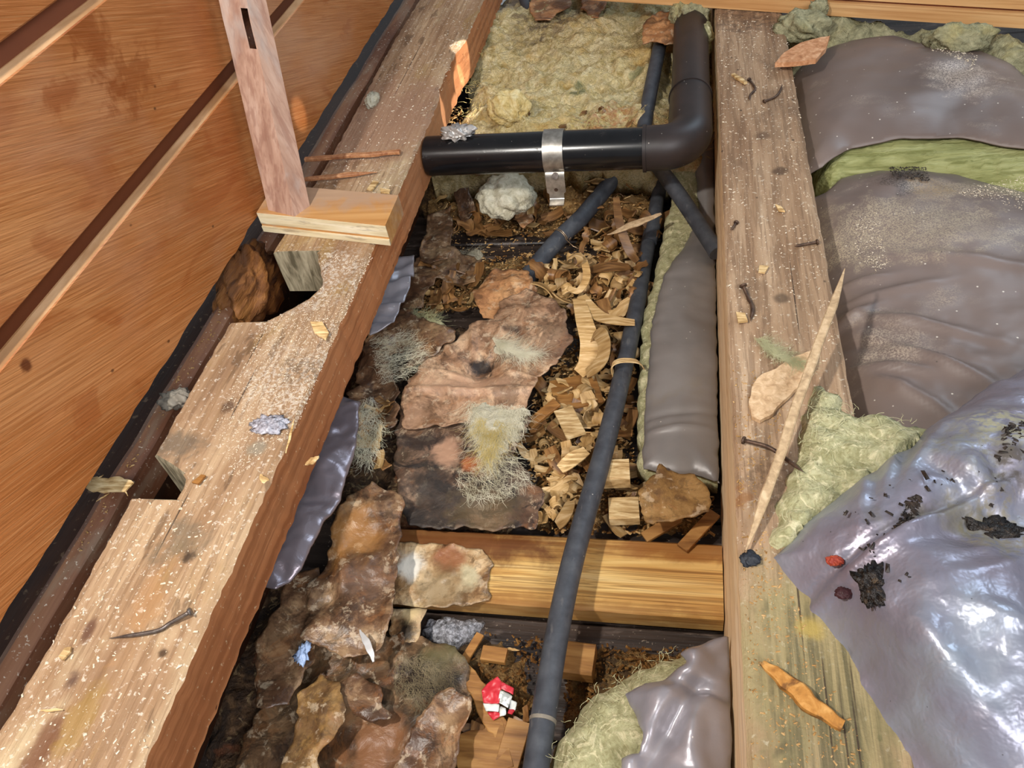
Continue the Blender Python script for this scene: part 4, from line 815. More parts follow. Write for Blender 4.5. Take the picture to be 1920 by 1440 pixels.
paper('kraft_paper', 'pale brown crumpled kraft paper with a black mould spot, centre of the cavity', k1, .045, M['kraft'], .008, 15, 3, bumps=[(885, 645, .045, .004, .03, 12, .006), (850, 665, .045, .005, .03, 40, .006), (930, 640, .045, .004, .03, -15, .005), (840, 700, .045, .03, .004, -8, .005), (960, 700, .045, .03, .004, -12, .004), (905, 690, .045, .02, .02, 0, -.014), (890, 735, .045, .12, .006, 0, .007), (960, 640, .045, .05, .05, 0, .006)])
k2 = [(748, 765), (830, 772), (985, 760), (992, 800), (965, 850), (985, 890), (1022, 930), (1005, 992), (900, 990), (760, 985), (745, 930), (742, 830)]
paper('kraft_paper', 'black-mouldy kraft paper lying against the far side of the noggin', k2, .038, M['kraft_mould'], .007, 14, 8)
k3 = [(690, 600), (730, 560), (790, 575), (850, 600), (850, 640), (790, 680), (760, 720), (735, 800), (690, 820), (655, 790), (670, 690)]
paper('kraft_paper', 'torn brown paper with a hole under the edge of the notched joist', [(690, 610), (740, 580), (800, 600), (850, 620), (850, 640), (790, 680), (765, 690), (758, 655), (738, 660), (733, 710), (752, 725), (740, 800), (690, 820), (655, 790), (668, 690)], .052, M['kraft_wet'], .012, 18, 12, jag=.006)
k4 = [(885, 545), (930, 505), (985, 505), (1005, 545), (990, 580), (940, 600), (905, 600)]
paper('kraft_paper', 'small brown paper flap at the lower end of the wire-tied conduit', k4, .035, M['kraft_orange'], .010, 20, 15)
k4b = [(745, 540), (790, 470), (850, 470), (900, 485), (890, 530), (820, 520), (790, 560), (770, 600), (735, 590)]
paper('kraft_paper', 'dark wet paper scrap beside the film strip under the notched joist', k4b, .028, M['kraft_wet'], .010, 22, 18, jag=.006)
k5 = [(660, 935), (700, 905), (752, 925), (748, 1000), (742, 1100), (730, 1170), (705, 1225), (640, 1235), (570, 1200), (580, 1110), (610, 1030), (635, 975)]
paper('kraft_paper', 'wet brown paper draped over the left end of the noggin', k5, .062, M['kraft_wet'], .011, 16, 21, bumps=[(690, 960, .06, .03, .02, 0, .012), (650, 1060, .06, .012, .06, 20, .008)], res=.0024)
k6 = [(430, 1190), (520, 1120), (590, 1160), (620, 1230), (560, 1330), (470, 1500), (330, 1500)]
paper('kraft_paper', 'dark maroon paper hanging under the joist in the foreground', [(545, 1080), (600, 1060), (610, 1150), (590, 1230), (545, 1330), (490, 1330), (480, 1220)], .05, M['kraft_wet'], .010, 14, 25)
k7 = [(540, 1230), (620, 1180), (720, 1190), (770, 1185), (820, 1205), (870, 1235), (892, 1290), (860, 1330), (850, 1400), (840, 1520), (440, 1520), (450, 1400), (500, 1300)]
paper('kraft_paper', 'mould-blackened crumpled paper in front of the noggin', k7, .030, M['kraft_dark'], .009, 15, 28, res=.0024)
k8 = [(800, 1330), (845, 1300), (892, 1320), (878, 1370), (850, 1440), (830, 1500), (700, 1510), (740, 1430), (770, 1380)]
paper('kraft_paper', 'curled brown paper corner beside the red wrapper', k8, .045, M['kraft_wet'], .010, 14, 31, lift=.006, res=.0024)
k9 = [(560, 1300), (600, 1260), (640, 1290), (650, 1350), (610, 1410), (590, 1500), (520, 1500), (540, 1390)]
paper('kraft_paper', 'ochre paper fold standing at the bottom edge beside the joist shade', k9, .058, M['bark'], .012, 18, 34, res=.0024)
k9b = [(625, 1290), (670, 1262), (705, 1290), (735, 1345), (700, 1350), (640, 1330)]
paper('kraft_paper', 'tan folded paper tip lying on the mould-blackened paper', k9b, .052, M['kraft_wet'], .008, 20, 36, res=.0024)
k10 = [(1197, 925), (1225, 890), (1235, 862), (1250, 885), (1300, 890), (1335, 925), (1330, 965), (1270, 975), (1225, 985), (1200, 960)]
paper('paper_scrap', 'torn ochre paper scrap at the lower end of the slim slate-grey batt', k10, .066, M['bark'], .004, 20, 40, jag=.004)
k10b = [(1205, 960), (1240, 975), (1215, 1010), (1195, 995)]
k11 = [(1000, -20), (1075, -10), (1068, 15), (1045, 22), (1035, 38), (1005, 38), (992, 15)]
paper('kraft_paper', 'brown paper flap hanging over the far wool at the top edge', k11, .150, M['kraft_orange'], .006, 14, 43, jag=.002)
k11b = [(1085, -20), (1140, -10), (1125, 40), (1105, 30), (1090, 10)]
paper('kraft_paper', 'ragged brown paper strip on the far wool below the cross plank', k11b, .150, M['kraft_orange'], .008, 22, 45, jag=.004)
k12 = [(1210, 45), (1238, 20), (1280, 30), (1275, 78), (1250, 82), (1225, 75), (1205, 78)]
paper('kraft_paper', 'leaf-like brown paper curled over the top of the short conduit', k12, .172, M['kraft_orange'], .010, 26, 47, jag=.003)
for i, (pp, zz_, lb, mt) in enumerate([
    ([(848, 345), (880, 350), (890, 385), (862, 400), (850, 375)], .02, 'folded brown paper piece left of the pale wool lump', 'kraft_wet'),
    ([(958, 395), (985, 365), (1000, 395), (978, 415)], .03, 'square orange paper piece leaning on the pale wool lump', 'kraft_orange'),
    ([(800, 390), (845, 375), (845, 420), (835, 470), (800, 480), (780, 470)], .03, 'large grey-brown paper flake beside the joist below the pipe', 'kraft_wet'),
    ([(1000, 325), (1022, 322), (1025, 345), (1005, 348)], .03, 'red-brown paper crumb behind the clamp tab', 'kraft_orange'),
    ([(1185, 225), (1225, 190), (1212, 235)], .10, 'rust-brown paper shred at the foot of the short conduit', 'kraft_orange')]):
    paper('paper_scrap', lb, pp, zz_, M[mt], .008, 24, 60 + i, base=zd if i < 4 else None, jag=.002, res=.0022)
pn_ = [(735, 1025), (770, 1018), (830, 1022), (905, 1035), (928, 1062), (915, 1095), (918, 1128), (860, 1141), (800, 1143), (735, 1135)]
sheet('stuck_paper', pxpoly(pn_, NZ), lambda x, y, d: NZ + .0022 + .0035 * np.maximum(0, crease(x, y, 28, 4, 5)) + .001 * fbm(x, y, 60, 3, 2), .0022, .0012, M['noggin_paper'], nog, jag=.003)
pn2 = [(735, 1138), (800, 1146), (785, 1190), (775, 1215), (745, 1205), (728, 1180)]
paper('paper_scrap', 'cream mouldy paper tongue hanging down from the noggin', pn2, .030, M['noggin_paper'], .004, 26, 71, jag=.003)
# wool tufts on the paper
def tuft(label, pts, z, n, mat='fibre', L=.03, s=0, ang=None, body=True):
    c = np.mean(A(pxpoly(pts, z)), 0); root = T('wool_tuft', label, 'wool tuft', (c[0], c[1], z - .012))
    mb = {'fibre': 'wool_pale', 'fibre_y': 'wool_cream', 'fibre_g': 'wool', 'fibre_d': 'wool_grey'}[mat]
    fz = lambda x, y, d: z - .004 + .006 * (1 - np.exp(-d / .01)) - .010 * np.exp(-d / .005) + .004 * fbm(x, y, 45, 4, s) + .0025 * crease(x, y, 90, 3, s)
    if body: sheet('wool_body', pxpoly(pts, z - .003), fz, .0022, .004, M[mb], root, jag=.010, s=s)
    q = onto(scatter(pts, z, int(n * 1.8), s), fz, .012)
    fibres('fibres', q, M[mat], root, L, .00013, s=s, lift=.002, dirf=(None if ang is None else (lambda p: ang)))
    return root
tuft('pale wool tuft draped across the middle of the crumpled kraft paper', [(920, 630), (960, 655), (1010, 665), (970, 668), (930, 650)], .055, 420, 'fibre', .032, 1, -.4)
tuft('cream wool beard hanging over the mouldy paper at the cavity centre', [(875, 750), (985, 760), (975, 810), (940, 830), (920, 880), (900, 850), (880, 800)], .056, 650, 'fibre', .028, 2, -1.4)
tuft('yellow wool strands below the cream wool beard', [(890, 780), (945, 790), (930, 860), (905, 860)], .058, 260, 'fibre_y', .03, 3, -1.5, False)
tuft('white wool shreds on the lower part of the mouldy paper', [(850, 880), (970, 850), (990, 900), (930, 940), (860, 930)], .044, 300, 'fibre', .016, 4, -.6, False)
tuft('pale wool shreds around the hole in the torn brown paper', [(690, 640), (760, 620), (800, 660), (770, 700), (710, 720)], .064, 420, 'fibre', .020, 5, .5, False)
tuft('grey wool fringe against the foot of the notched joist', [(655, 760), (700, 740), (720, 800), (690, 870), (650, 850)], .066, 520, 'fibre', .020, 6, -1.3, False)
tuft('greenish wool wisp at the upper edge of the torn paper', [(765, 585), (810, 590), (830, 605), (790, 608)], .05, 200, 'fibre_g', .02, 7)
tuft('grey wool wisps caught in the mould-blackened paper', [(740, 1220), (850, 1240), (860, 1320), (790, 1340), (740, 1290)], .044, 420, 'fibre_d', .016, 8, -.9, False)
tuft('tiny wool tuft on the dark floor board below the pipe', [(855, 470), (905, 465), (890, 500), (860, 500)], .02, 160, 'fibre', .016, 9)

# ------------------------------------------------------------------ granular and small special things
pi = [(797, 1150), (850, 1146), (905, 1155), (880, 1195), (845, 1208), (800, 1195), (785, 1180)]
sheet('foam_patch', pxpoly(pi, .012), lambda x, y, d: .012 + .003 * fbm(x, y, 40, 3, 4) + .003 * fbm(x, y, 260, 2, 7) - .012 * np.exp(-d / .006), .0018, .006, M['ice'], jag=.003, bottom=lambda x, y: np.full(x.shape, -.001), label='grey sparkling granular patch on the floor just in front of the noggin', cat='residue')
# red and white wrapper: crumpled panels
root = T('wrapper', 'crumpled red and white sweet wrapper lying on the debris', 'wrapper', tuple(P(935, 1315, .025)))
def panel(name, pts, mat, zz, s, par):
    poly = pxpoly(pts, .03); c = np.mean(A(poly), 0)
    sheet(name, poly, lambda x, y, d: .03 + zz[0] + zz[1] * (x - c[0]) + zz[2] * (y - c[1]) + .0018 * crease(x, y, 90, 3, s), .0012, .0006, mat, par)
panel('red_panel', [(905, 1300), (918, 1284), (936, 1276), (944, 1286), (938, 1325), (908, 1322)], M['wrap_red'], (.006, .10, .1), 1, root)
panel('white_band', [(907, 1322), (938, 1324), (936, 1338), (912, 1336)], M['wrap_white'], (.004, .10, .0), 2, root)
panel('red_panel', [(913, 1336), (936, 1338), (942, 1344), (925, 1352)], M['wrap_red'], (.002, .1, .2), 3, root)
panel('red_panel', [(944, 1287), (966, 1296), (964, 1308), (943, 1300)], M['wrap_red'], (.008, -.3, .0), 4, root)
panel('white_band', [(940, 1300), (962, 1308), (954, 1332), (936, 1322)], M['wrap_white'], (.006, -.3, .0), 5, root)
panel('white_band', [(936, 1324), (950, 1332), (950, 1344), (938, 1346)], M['wrap_white'], (.003, .2, .0), 6, root)
panel('white_band', [(958, 1314), (970, 1318), (966, 1332), (955, 1330)], M['wrap_white'], (.001, -.2, .3), 7, root)
panel('red_panel', [(955, 1330), (966, 1330), (960, 1340), (952, 1338)], M['wrap_red'], (.0, -.2, .0), 8, root)

def bit(name, label, pts, z, t, mat, cat, group=None, bend=0.0, jag=0.0, s=0):
    poly = pxpoly(pts, z + t)
    if jag > 0: poly = ragged(poly, .003, jag, s)
    return mk(name, *prism(poly, z, z + t, bend), M[mat], None, label, cat, group, smooth=False)
def splint(name, label, a, b, za, zb_, w_, t_, mat, cat='splinter', taper=(.3, .3), s=0, bow=0.0, group=None, rp=.35):
    return G().add(*stick(P(a[0], a[1], za), P(b[0], b[1], zb_), w_, t_, s, taper, bow=bow, rp=rp)).mk(name, M[mat], None, label=label, cat=cat, group=group, angle=40)
# pieces on the right joist
bit('fibreboard_piece', 'pale fibreboard fragment with a torn edge on the right joist', [(1404, 752), (1412, 720), (1430, 700), (1455, 690), (1480, 672), (1500, 664), (1522, 657), (1532, 664), (1528, 690), (1512, 705), (1495, 728), (1468, 752), (1450, 775), (1425, 788), (1408, 780)], J + .001, .004, 'board', 'board', jag=.001, s=3)
bit('chipboard_piece', 'pointed chipboard scrap bridging the joist and the far batt', [(1453, 118), (1470, 98), (1500, 80), (1540, 69), (1557, 67), (1548, 90), (1530, 111), (1490, 116)], J + .010, .006, 'board2', 'board', jag=.0008, s=5)
splint('splinter', 'long pale wood splinter lying slantwise over the right joist', (1584, 503), (1399, 1032), J + .045, J + .006, .0072, .005, 'splinter', taper=(.08, .12), s=2, rp=.14)
splint('stick', 'orange-brown broken stick on the near end of the right joist', (1428, 1244), (1580, 1362), J + .006, J + .006, .011, .008, 'splinter_orange', 'stick', (.35, .6), 6)
splint('splinter', 'narrow leaf-shaped pale splinter above the shavings beside the conduit', (1138, 440), (1240, 401), .075, .085, .011, .003, 'splinter', taper=(.1, .4), s=9)
splint('splinter', 'thin reddish splinter pointing from behind the post across the notched joist', (572, 299), (750, 285), J + .010, J + .006, .007, .005, 'splinter_red', taper=(.9, .9), s=12)
splint('splinter', 'shorter reddish splinter beside the post nearer the pine block', (572, 336), (708, 322), J + .010, J + .004, .007, .004, 'splinter_red', taper=(.9, .1), s=14)
splint('stick', 'split brown stick lying beside the red wrapper', (868, 1248), (943, 1378), .030, .026, .0165, .004, 'chip_dark', 'stick', (.35, .9), 16)
splint('splinter', 'small pale straw on the floor above the red wrapper', (945, 1216), (974, 1219), .016, .018, .0022, .001, 'chip', taper=(.5, .2), s=17)
splint('splinter', 'upright pale splinter in the notch of the joist', (503, 525), (498, 560), .14, .11, .003, .002, 'chip', s=18)
splint('splinter', 'pale splinter on the edge of the notched joist above the film', (572, 872), (598, 856), J - .012, J - .002, .007, .002, 'chip', s=19)
splint('splinter', 'thin pale splinter standing on the edge of the notched joist', (536, 850), (552, 785), J + .003, J + .003, .0022, .001, 'chip', s=20, taper=(.3, .2))
splint('splinter', 'stubby pale splinter at the right edge of the notched joist', (487, 890), (507, 910), J + .003, J - .004, .006, .002, 'chip', s=21, taper=(.2, .3))
splint('splinter', 'short straw on the near part of the notched joist', (75, 1333), (118, 1331), J + .002, J + .002, .002, .001, 'chip', s=22)
splint('wood_peg', 'short pale wooden peg near the bent nails on the right joist', (1375, 140), (1398, 156), J + .003, J + .003, .0055, .004, 'chip', 'peg', (.9, .8), 23)
# nails
def nail(label, pts, r=.0014, mat='steel_dark', head=True):
    path = catmull(pts, 6); root = T('nail', label, 'nail', tuple(A(path[len(path) // 2]) - A([0, 0, r])))
    G().add(*sweep(path, circ(r, 8), scale=lambda t: 1 if t < .85 else max(.15, (1 - t) / .15))).mk('shank', M[mat], root)
    if head:
        d = path[0] - path[1]; d /= np.linalg.norm(d)
        G().add(*sweep([path[0], path[0] + d * .0008, path[0] + d * .0014], circ(r * 2.0, 10))).mk('head', M[mat], root)
Z1 = J + .002
nail('long bent steel nail on the near part of the notched joist', [P(355, 1148, J + .006), P(320, 1168, Z1 + .001), P(290, 1184, Z1), P(205, 1197, Z1)], .0016, 'steel')
nail('zigzag bent rusty nail near the far end of the right joist', [P(1405, 150, Z1), P(1416, 166, Z1), P(1407, 178, Z1), P(1405, 188, Z1)])
nail('hooked rusty nail beside the zigzag nail on the right joist', [P(1434, 190, Z1), P(1453, 182, Z1), P(1462, 172, Z1), P(1467, 158, Z1 + .004)])
nail('straight rusty nail across the middle of the right joist', [P(1531, 454, Z1), P(1510, 458, Z1), P(1490, 462, Z1)])
nail('crooked rusty nail with a dark head on the right joist', [P(1394, 537, J + .006), P(1402, 556, Z1), P(1411, 578, Z1), P(1407, 602, Z1)], .0018)
nail('long dark nail under the pale splinter on the right joist', [P(1396, 826, J + .005), P(1440, 838, J + .008), P(1470, 858, J + .008), P(1506, 885, J + .014)], .0016)
nail('tiny reddish nail on the right joist above the straight nail', [P(1380, 418, Z1), P(1371, 432, Z1)], .0013)
# chips on the joists
for i, (lb, pts, mt) in enumerate([
    ('small square pale chip beside the crooked nail on the right joist', [(1380, 586), (1397, 588), (1402, 603), (1384, 605)], 'chip'),
    ('small pale chip on the right joist below the straight nail', [(1424, 498), (1441, 500), (1434, 512), (1422, 510)], 'chip'),
    ('tiny greenish chip on the right joist', [(1454, 384), (1466, 388), (1472, 397), (1460, 395)], 'chip'),
    ('pale sawn chip on the near part of the notched joist', [(110, 1232), (122, 1215), (134, 1213), (132, 1222), (118, 1238)], 'chip'),
    ('large curled chip on the dusty middle of the notched joist', [(583, 606), (605, 605), (617, 625), (612, 640), (590, 625)], 'chip'),
    ('pale chip on the pine block side of the notched joist', [(700, 340), (710, 342), (698, 358), (688, 356)], 'chip'),
    ('tiny chip beside the pale chip on the notched joist', [(712, 354), (732, 356), (730, 363), (714, 361)], 'chip'),
    ('brown curled chip near the lower notch of the joist', [(360, 905), (378, 890), (386, 892), (372, 908)], 'chip_dark')]):
    bit('wood_chip', lb, pts, J + .0012, .0018, mt, 'chip', bend=.12)
splint('straw_shaving', 'pale papery shaving lying on the rail in the gap', (168, 905), (240, 917), zr + .004, zr + .006, .016, .002, 'chip', 'shaving', (.8, .7), 31)
for i, (a, b) in enumerate([((168, 912), (170, 894)), ((178, 902), (194, 890)), ((225, 905), (240, 930)), ((180, 940), (205, 925))]):
    splint('straw', 'thin straw beside the pale papery shaving in the gap', a, b, zr + .004, zr + .006, .0014, .001, 'chip', 'straw', s=40 + i, group='thin straws in the gap')
lump('frost_lump', 'frosty grey crystalline lump on the notched joist', 505, 797, J + .001, .0105, (1.4, .9, .3), M['frost'], 31, cat='residue', amp=.6)
lump('dust_clump', 'grey dust clump between the rail and the notched joist', 332, 748, J - .018, .009, (1.5, 1, .8), M['tape'], 33, cat='dust', amp=.7)
lump('crumpled_film', 'shiny blue-white film knot on top of the pipe beside the joist', 857, 250, J + .003, .014, (1.3, .8, .6), M['clear_film'], 35, cat='film', amp=.8)
lump('rotten_timber', 'gnarled rotten brown timber stump in the gap below the pine block', 466, 540, J - .045, .034, (.75, 1.7, 1.2), M['rotten'], 37, cat='timber', amp=.4)
lump('rotten_timber', 'second rotten wood piece deep in the upper notch', 430, 600, J - .06, .022, (.6, 1.5, 1.2), M['rotten'], 39, cat='timber', amp=.4)
lump('mulch_clump', 'black wet mulch clump on the silver film', 1638, 1092, zff(*P(1638, 1092, zf + .015)[:2]) + .0005, .0075, (1.0, 1.4, .35), M['black_lump'], 41, cat='dirt', amp=.9)
lump('mulch_clump', 'brown dirt clump high on the silver film near the right edge', 1850, 1000, zff(*P(1850, 1000, zf + .015)[:2]) + .001, .011, (1.4, .8, .35), M['black_lump'], 43, cat='dirt', amp=.9)
lump('mulch_clump', 'small dirt tail below the black clump on the silver film', 1627, 1118, zff(*P(1627, 1118, zf + .015)[:2]) + .001, .004, (.8, 1.6, .6), M['black_lump'], 44, cat='dirt', amp=.6)
lump('stone_chip', 'blue-black stone crumb on the right joist near the splinter tip', 1407, 1048, J + .002, .0055, (1.1, 1, .6), M['stone'], 45, cat='stone')
lump('stone_chip', 'red-brown crumb on the silver film', 1566, 1051, zff(*P(1566, 1051, zf + .01)[:2]) + .001, .0036, (1.4, .9, .6), material('red_crumb', [(0.3, '8a2a1a'), (.7, 'c05a3a')], 90), 47, cat='crumb')
lump('stone_chip', 'dark maroon crumb on the film flap edge', 1583, 1112, zff(*P(1583, 1112, zf + .01)[:2]) + .001, .0042, (1.3, .8, .5), material('maroon_crumb', [(0.3, '2a1214'), (.7, '4a2024')], 90), 49, cat='crumb')
lump('blue_scrap', 'pale blue plastic scrap beside the draped wet paper', 566, 1226, .068, .006, (.8, 1.4, .25), M['blue_film'], 51, cat='scrap', amp=.8)
splint('film_shred', 'clear torn film shred hanging on the wet paper', (676, 1180), (702, 1240), .078, .062, .006, .0012, 'clear_film', 'film', (.2, .3), 52)
# rough wool strand and small wool bits on the joists
tuft('yellow-green wool strand above the fibreboard on the right joist', [(1412, 632), (1430, 630), (1470, 660), (1510, 680), (1490, 685), (1445, 665)], J + .006, 320, 'fibre_g', .018, 51, -.5, False)
lump('wool_bit', 'tiny pale wool tuft at the wall-side edge of the notched joist', 698, 188, J + .004, .012, (.7, 1.4, .7), M['wool_pale'], 53)

# offcuts in the cavity
def offcut(label, px, py, z, L, w_, t_, ang, mat, tilt=0.0, s=0):
    c = P(px, py, z); ca, sa = math.cos(ang), math.sin(ang)
    d = A([ca, sa, tilt]); d /= np.linalg.norm(d)
    path = [c + d * L * q for q in np.linspace(-.5, .5, 6)]
    return G().add(*sweep(path, rect(w_, t_, t_ * .1))).mk('offcut', M[mat], None, label=label, cat='offcut', angle=30)
offcut('square brown offcut beside the long conduit in front of the noggin', 1082, 1240, .022, .031, .029, .018, -.05, 'chip_dark')
offcut('split slatted chip lying above the red wrapper', 927, 1228, .016, .023, .014, .006, -.05, 'chip_dark')
offcut('small pale block right of the long conduit beside the batt end', 1155, 888, .040, .028, .026, .018, .1, 'chip')
offcut('pale offcut between the conduit and the ochre paper scrap', 1170, 958, .026, .03, .026, .014, .1, 'chip')
offcut('long brown chip leaning left of the conduit among the shavings', 1018, 776, .030, .042, .013, .004, .75, 'chip_dark', .2)
offcut('flat tan chip beside the leaning brown chip', 1068, 792, .034, .05, .022, .003, -1.15, 'chip', .15)
offcut('grey-brown flat wood flake left of the long conduit', 1080, 735, .020, .055, .05, .003, .3, 'chip_dark')
offcut('dark brown chip at the front edge of the cavity', 905, 1410, .024, .045, .04, .005, .4, 'chip_dark', .1)
offcut('second dark chip at the front edge beside the conduit', 958, 1410, .026, .05, .02, .005, 1.4, 'chip_dark', .1)
offcut('narrow brown chip below the ochre paper scrap', 1240, 990, .022, .04, .012, .004, .6, 'chip_dark', .1)
offcut('narrow brown chip left of the split slatted chip', 885, 1215, .014, .03, .008, .003, 1.2, 'chip_dark')
offcut('flat brown chip between the ochre paper scrap and the noggin', 1310, 995, .03, .05, .012, .004, .9, 'chip_dark', .1)
# ------------------------------------------------------------------ wood shavings: individuals
def ribbon(path, w_, t_=.0004, wf=None):
    vs = []; fs = []; n = len(path)
    for i in range(n):
        p = A(path[i]); q = A(path[min(i + 1, n - 1)]) - A(path[max(i - 1, 0)]); q /= np.linalg.norm(q) + 1e-9
        ax = A([0, 1.0, 0]); nn = np.cross(q, ax); k = w_ / 2 * (1 if wf is None else wf(i / (n - 1)))
        sk = .0012 * math.sin(i * .9)
        for (a, b) in ((-k, -t_), (k, -t_), (k, t_), (-k, t_)): vs.append(p + ax * (a + sk) + nn * b)
    for i in range(n - 1):
        for q in range(4): fs.append((i * 4 + q, i * 4 + (q + 1) % 4, (i + 1) * 4 + (q + 1) % 4, (i + 1) * 4 + q))
    return vs, fs + [(3, 2, 1, 0), tuple((n - 1) * 4 + i for i in range(4))]
def curl(turn, r0, r1, w_, n=26, lead=.0):
    pts = []
    if lead > 0: pts = [(-lead + lead * i / 4, 0, 0.0006 * i) for i in range(4)]
    for i in range(n):
        t = i / (n - 1); a = -math.pi / 2 + turn * t; r = r0 + (r1 - r0) * t
        pts.append((r * math.cos(a), .15 * w_ * t, r0 + r * math.sin(a)))
    return ribbon(pts, w_, wf=lambda t: .55 + .45 * math.sin(math.pi * min(1, t * 1.1 + .08)))
def wavy(L, amp, w_, k, s):
    pts = [(L * (t - .5), .004 * math.sin(t * 4 + s), amp * (1 + math.sin(t * k + s)) ) for t in np.linspace(0, 1, 18)]
    return ribbon(pts, w_, wf=lambda t: .5 + .5 * math.sin(math.pi * (t * .9 + .05)) + .1 * math.sin(t * 23 + s))
def flake(L, w_, s):
    r = random.Random(s); pts = [(L * (t - .5), 0, .002 + L * .5 * (t - .5) ** 2) for t in np.linspace(0, 1, 6)]
    return ribbon(pts, w_, .0007, wf=lambda t: .75 + .25 * r.random())
protos = {}
def proto_mesh(key, geo, mat):
    v = A(geo[0]); v = v - A([0, 0, v[:, 2].min()]); me = bpy.data.meshes.new('shaving'); me.from_pydata(v.tolist(), [], geo[1]); me.materials.append(mat)
    bm = bmesh.new(); bm.from_mesh(me); bmesh.ops.recalc_face_normals(bm, faces=bm.faces); bm.to_mesh(me); bm.free()
    me.polygons.foreach_set('use_smooth', np.ones(len(me.polygons), dtype=bool)); me.set_sharp_from_angle(angle=math.radians(50)); protos.setdefault(key, []).append(me)
for mt, key in ((M['shaving'], 'pale'), (M['shaving_dark'], 'dark')):
    proto_mesh(key + '_curl', curl(5.5, .007, .004, .010), mt); proto_mesh(key + '_curl', curl(8.5, .008, .003, .012), mt)
    proto_mesh(key + '_curl', curl(4.0, .009, .008, .008, lead=.02), mt); proto_mesh(key + '_curl', curl(3.0, .011, .011, .014), mt)
    for i in range(3): proto_mesh(key + '_wave', wavy(.035 + .008 * i, .003, .007 + .003 * i, 5 + i, i), mt)
    for i in range(4): proto_mesh(key + '_flake', flake(.016 + .006 * i, .007 + .003 * i, i), mt)
NAME = {'curl': 'curled_shaving', 'wave': 'wavy_shaving', 'flake': 'wood_flake'}
first = {}
def place(key, x, y, z, rz, tilt, sc, label, group):
    me = rnd.choice(protos[key]); kind = key.split('_')[1]
    if me.name not in first:
        o = bpy.data.objects.new(NAME[kind], me); first[me.name] = o
    else:
        o = first[me.name].copy()
    COL.objects.link(o); o.name = NAME[kind]
    o.location = (x, y, z); o.rotation_euler = (tilt[0], tilt[1], rz); o.scale = (sc, sc, sc)
    meta(o, label, 'shaving', group)
R = random.Random(21)
def strew(poly, n, mixk, label, group, zf, dz=.001, sc=(.6, 1.25), s=0, tl=.5):
    kinds = [k for k, c in mixk for _ in range(c)]
    for (x, y) in scatter(poly, .02, n, s):
        k = R.choice(kinds); knd = k.split('_')[1]
        tone = {'pale': 'pale', 'dark': 'dark wet'}[k.split('_')[0]]
        lb = label.replace('@', tone + {'curl': ' curled wood shaving', 'wave': ' wavy wood shaving', 'flake': ' flat wood flake'}[knd])
        place(k, x, y, float(zf(x, y)) + dz + R.uniform(0, .008), R.uniform(0, 6.28), (R.uniform(-tl, tl), R.uniform(-tl, tl)), R.uniform(*sc), lb, group + ', ' + tone + {'curl': ' curls', 'wave': ' ribbons', 'flake': ' flakes'}[knd])
upper = [(800, 345), (1000, 335), (1240, 335), (1235, 440), (1200, 470), (1100, 470), (1060, 430), (830, 430)]
mid = [(1040, 480), (1215, 480), (1200, 600), (1170, 700), (1090, 640), (1070, 570), (1000, 545)]
low = [(1020, 700), (1160, 690), (1120, 860), (1090, 960), (1025, 930), (985, 860), (1000, 760)]
right_ = [(1165, 720), (1205, 700), (1205, 880), (1190, 990), (1120, 990), (1135, 850)]
left_ = [(800, 510), (900, 500), (900, 560), (830, 600), (790, 590)]
strew(upper, 120, [('dark_curl', 3), ('dark_wave', 2), ('dark_flake', 4), ('pale_flake', 2), ('pale_wave', 1)], '@ in the dark heap just below the black pipe', 'shavings below the black pipe', zd, s=1, dz=.004, sc=(.8, 1.7), tl=.6)
strew(mid, 110, [('pale_curl', 3), ('pale_wave', 3), ('pale_flake', 3), ('dark_curl', 3), ('dark_flake', 3)], '@ between the wire-tied conduit and the long conduit', 'shavings between the conduits', zd, s=2, dz=.005, sc=(.8, 1.6), tl=.6)
strew(low, 75, [('pale_curl', 2), ('pale_wave', 2), ('pale_flake', 5), ('dark_flake', 2)], '@ between the mouldy paper and the long conduit', 'shavings beside the mouldy paper', zd, s=3, dz=.004, sc=(.6, 1.3))
strew(right_, 26, [('pale_flake', 3), ('dark_flake', 2), ('pale_wave', 1)], '@ in the strip between the long conduit and the slim batt', 'shavings beside the slim batt', zd, s=4, dz=.005, sc=(.6, 1.1))
strew(left_, 26, [('dark_flake', 3), ('dark_wave', 2), ('pale_flake', 1)], '@ in the dark pocket left of the paper flap', 'shavings left of the paper flap', zd, s=5, dz=.012, sc=(.6, 1.2))
strew([(670, 820), (740, 790), (745, 920), (690, 910), (655, 880)], 22, [('pale_flake', 2), ('dark_flake', 3), ('pale_wave', 1)], '@ in the wool fringe at the foot of the notched joist', 'shavings at the foot of the notched joist', lambda x, y: .05, s=6, sc=(.6, 1.0))
strew([(860, 1360), (990, 1340), (995, 1440), (860, 1440)], 12, [('dark_flake', 3), ('dark_wave', 1)], '@ at the front edge below the red wrapper', 'shavings at the front edge', lambda x, y: .014, s=7, sc=(.6, 1.1))
strew([(1010, 955), (1075, 950), (1075, 985), (1010, 990)], 10, [('pale_curl', 1), ('pale_flake', 2)], '@ against the far edge of the noggin', 'shavings against the noggin', lambda x, y: .02, s=8, sc=(.6, 1.0))
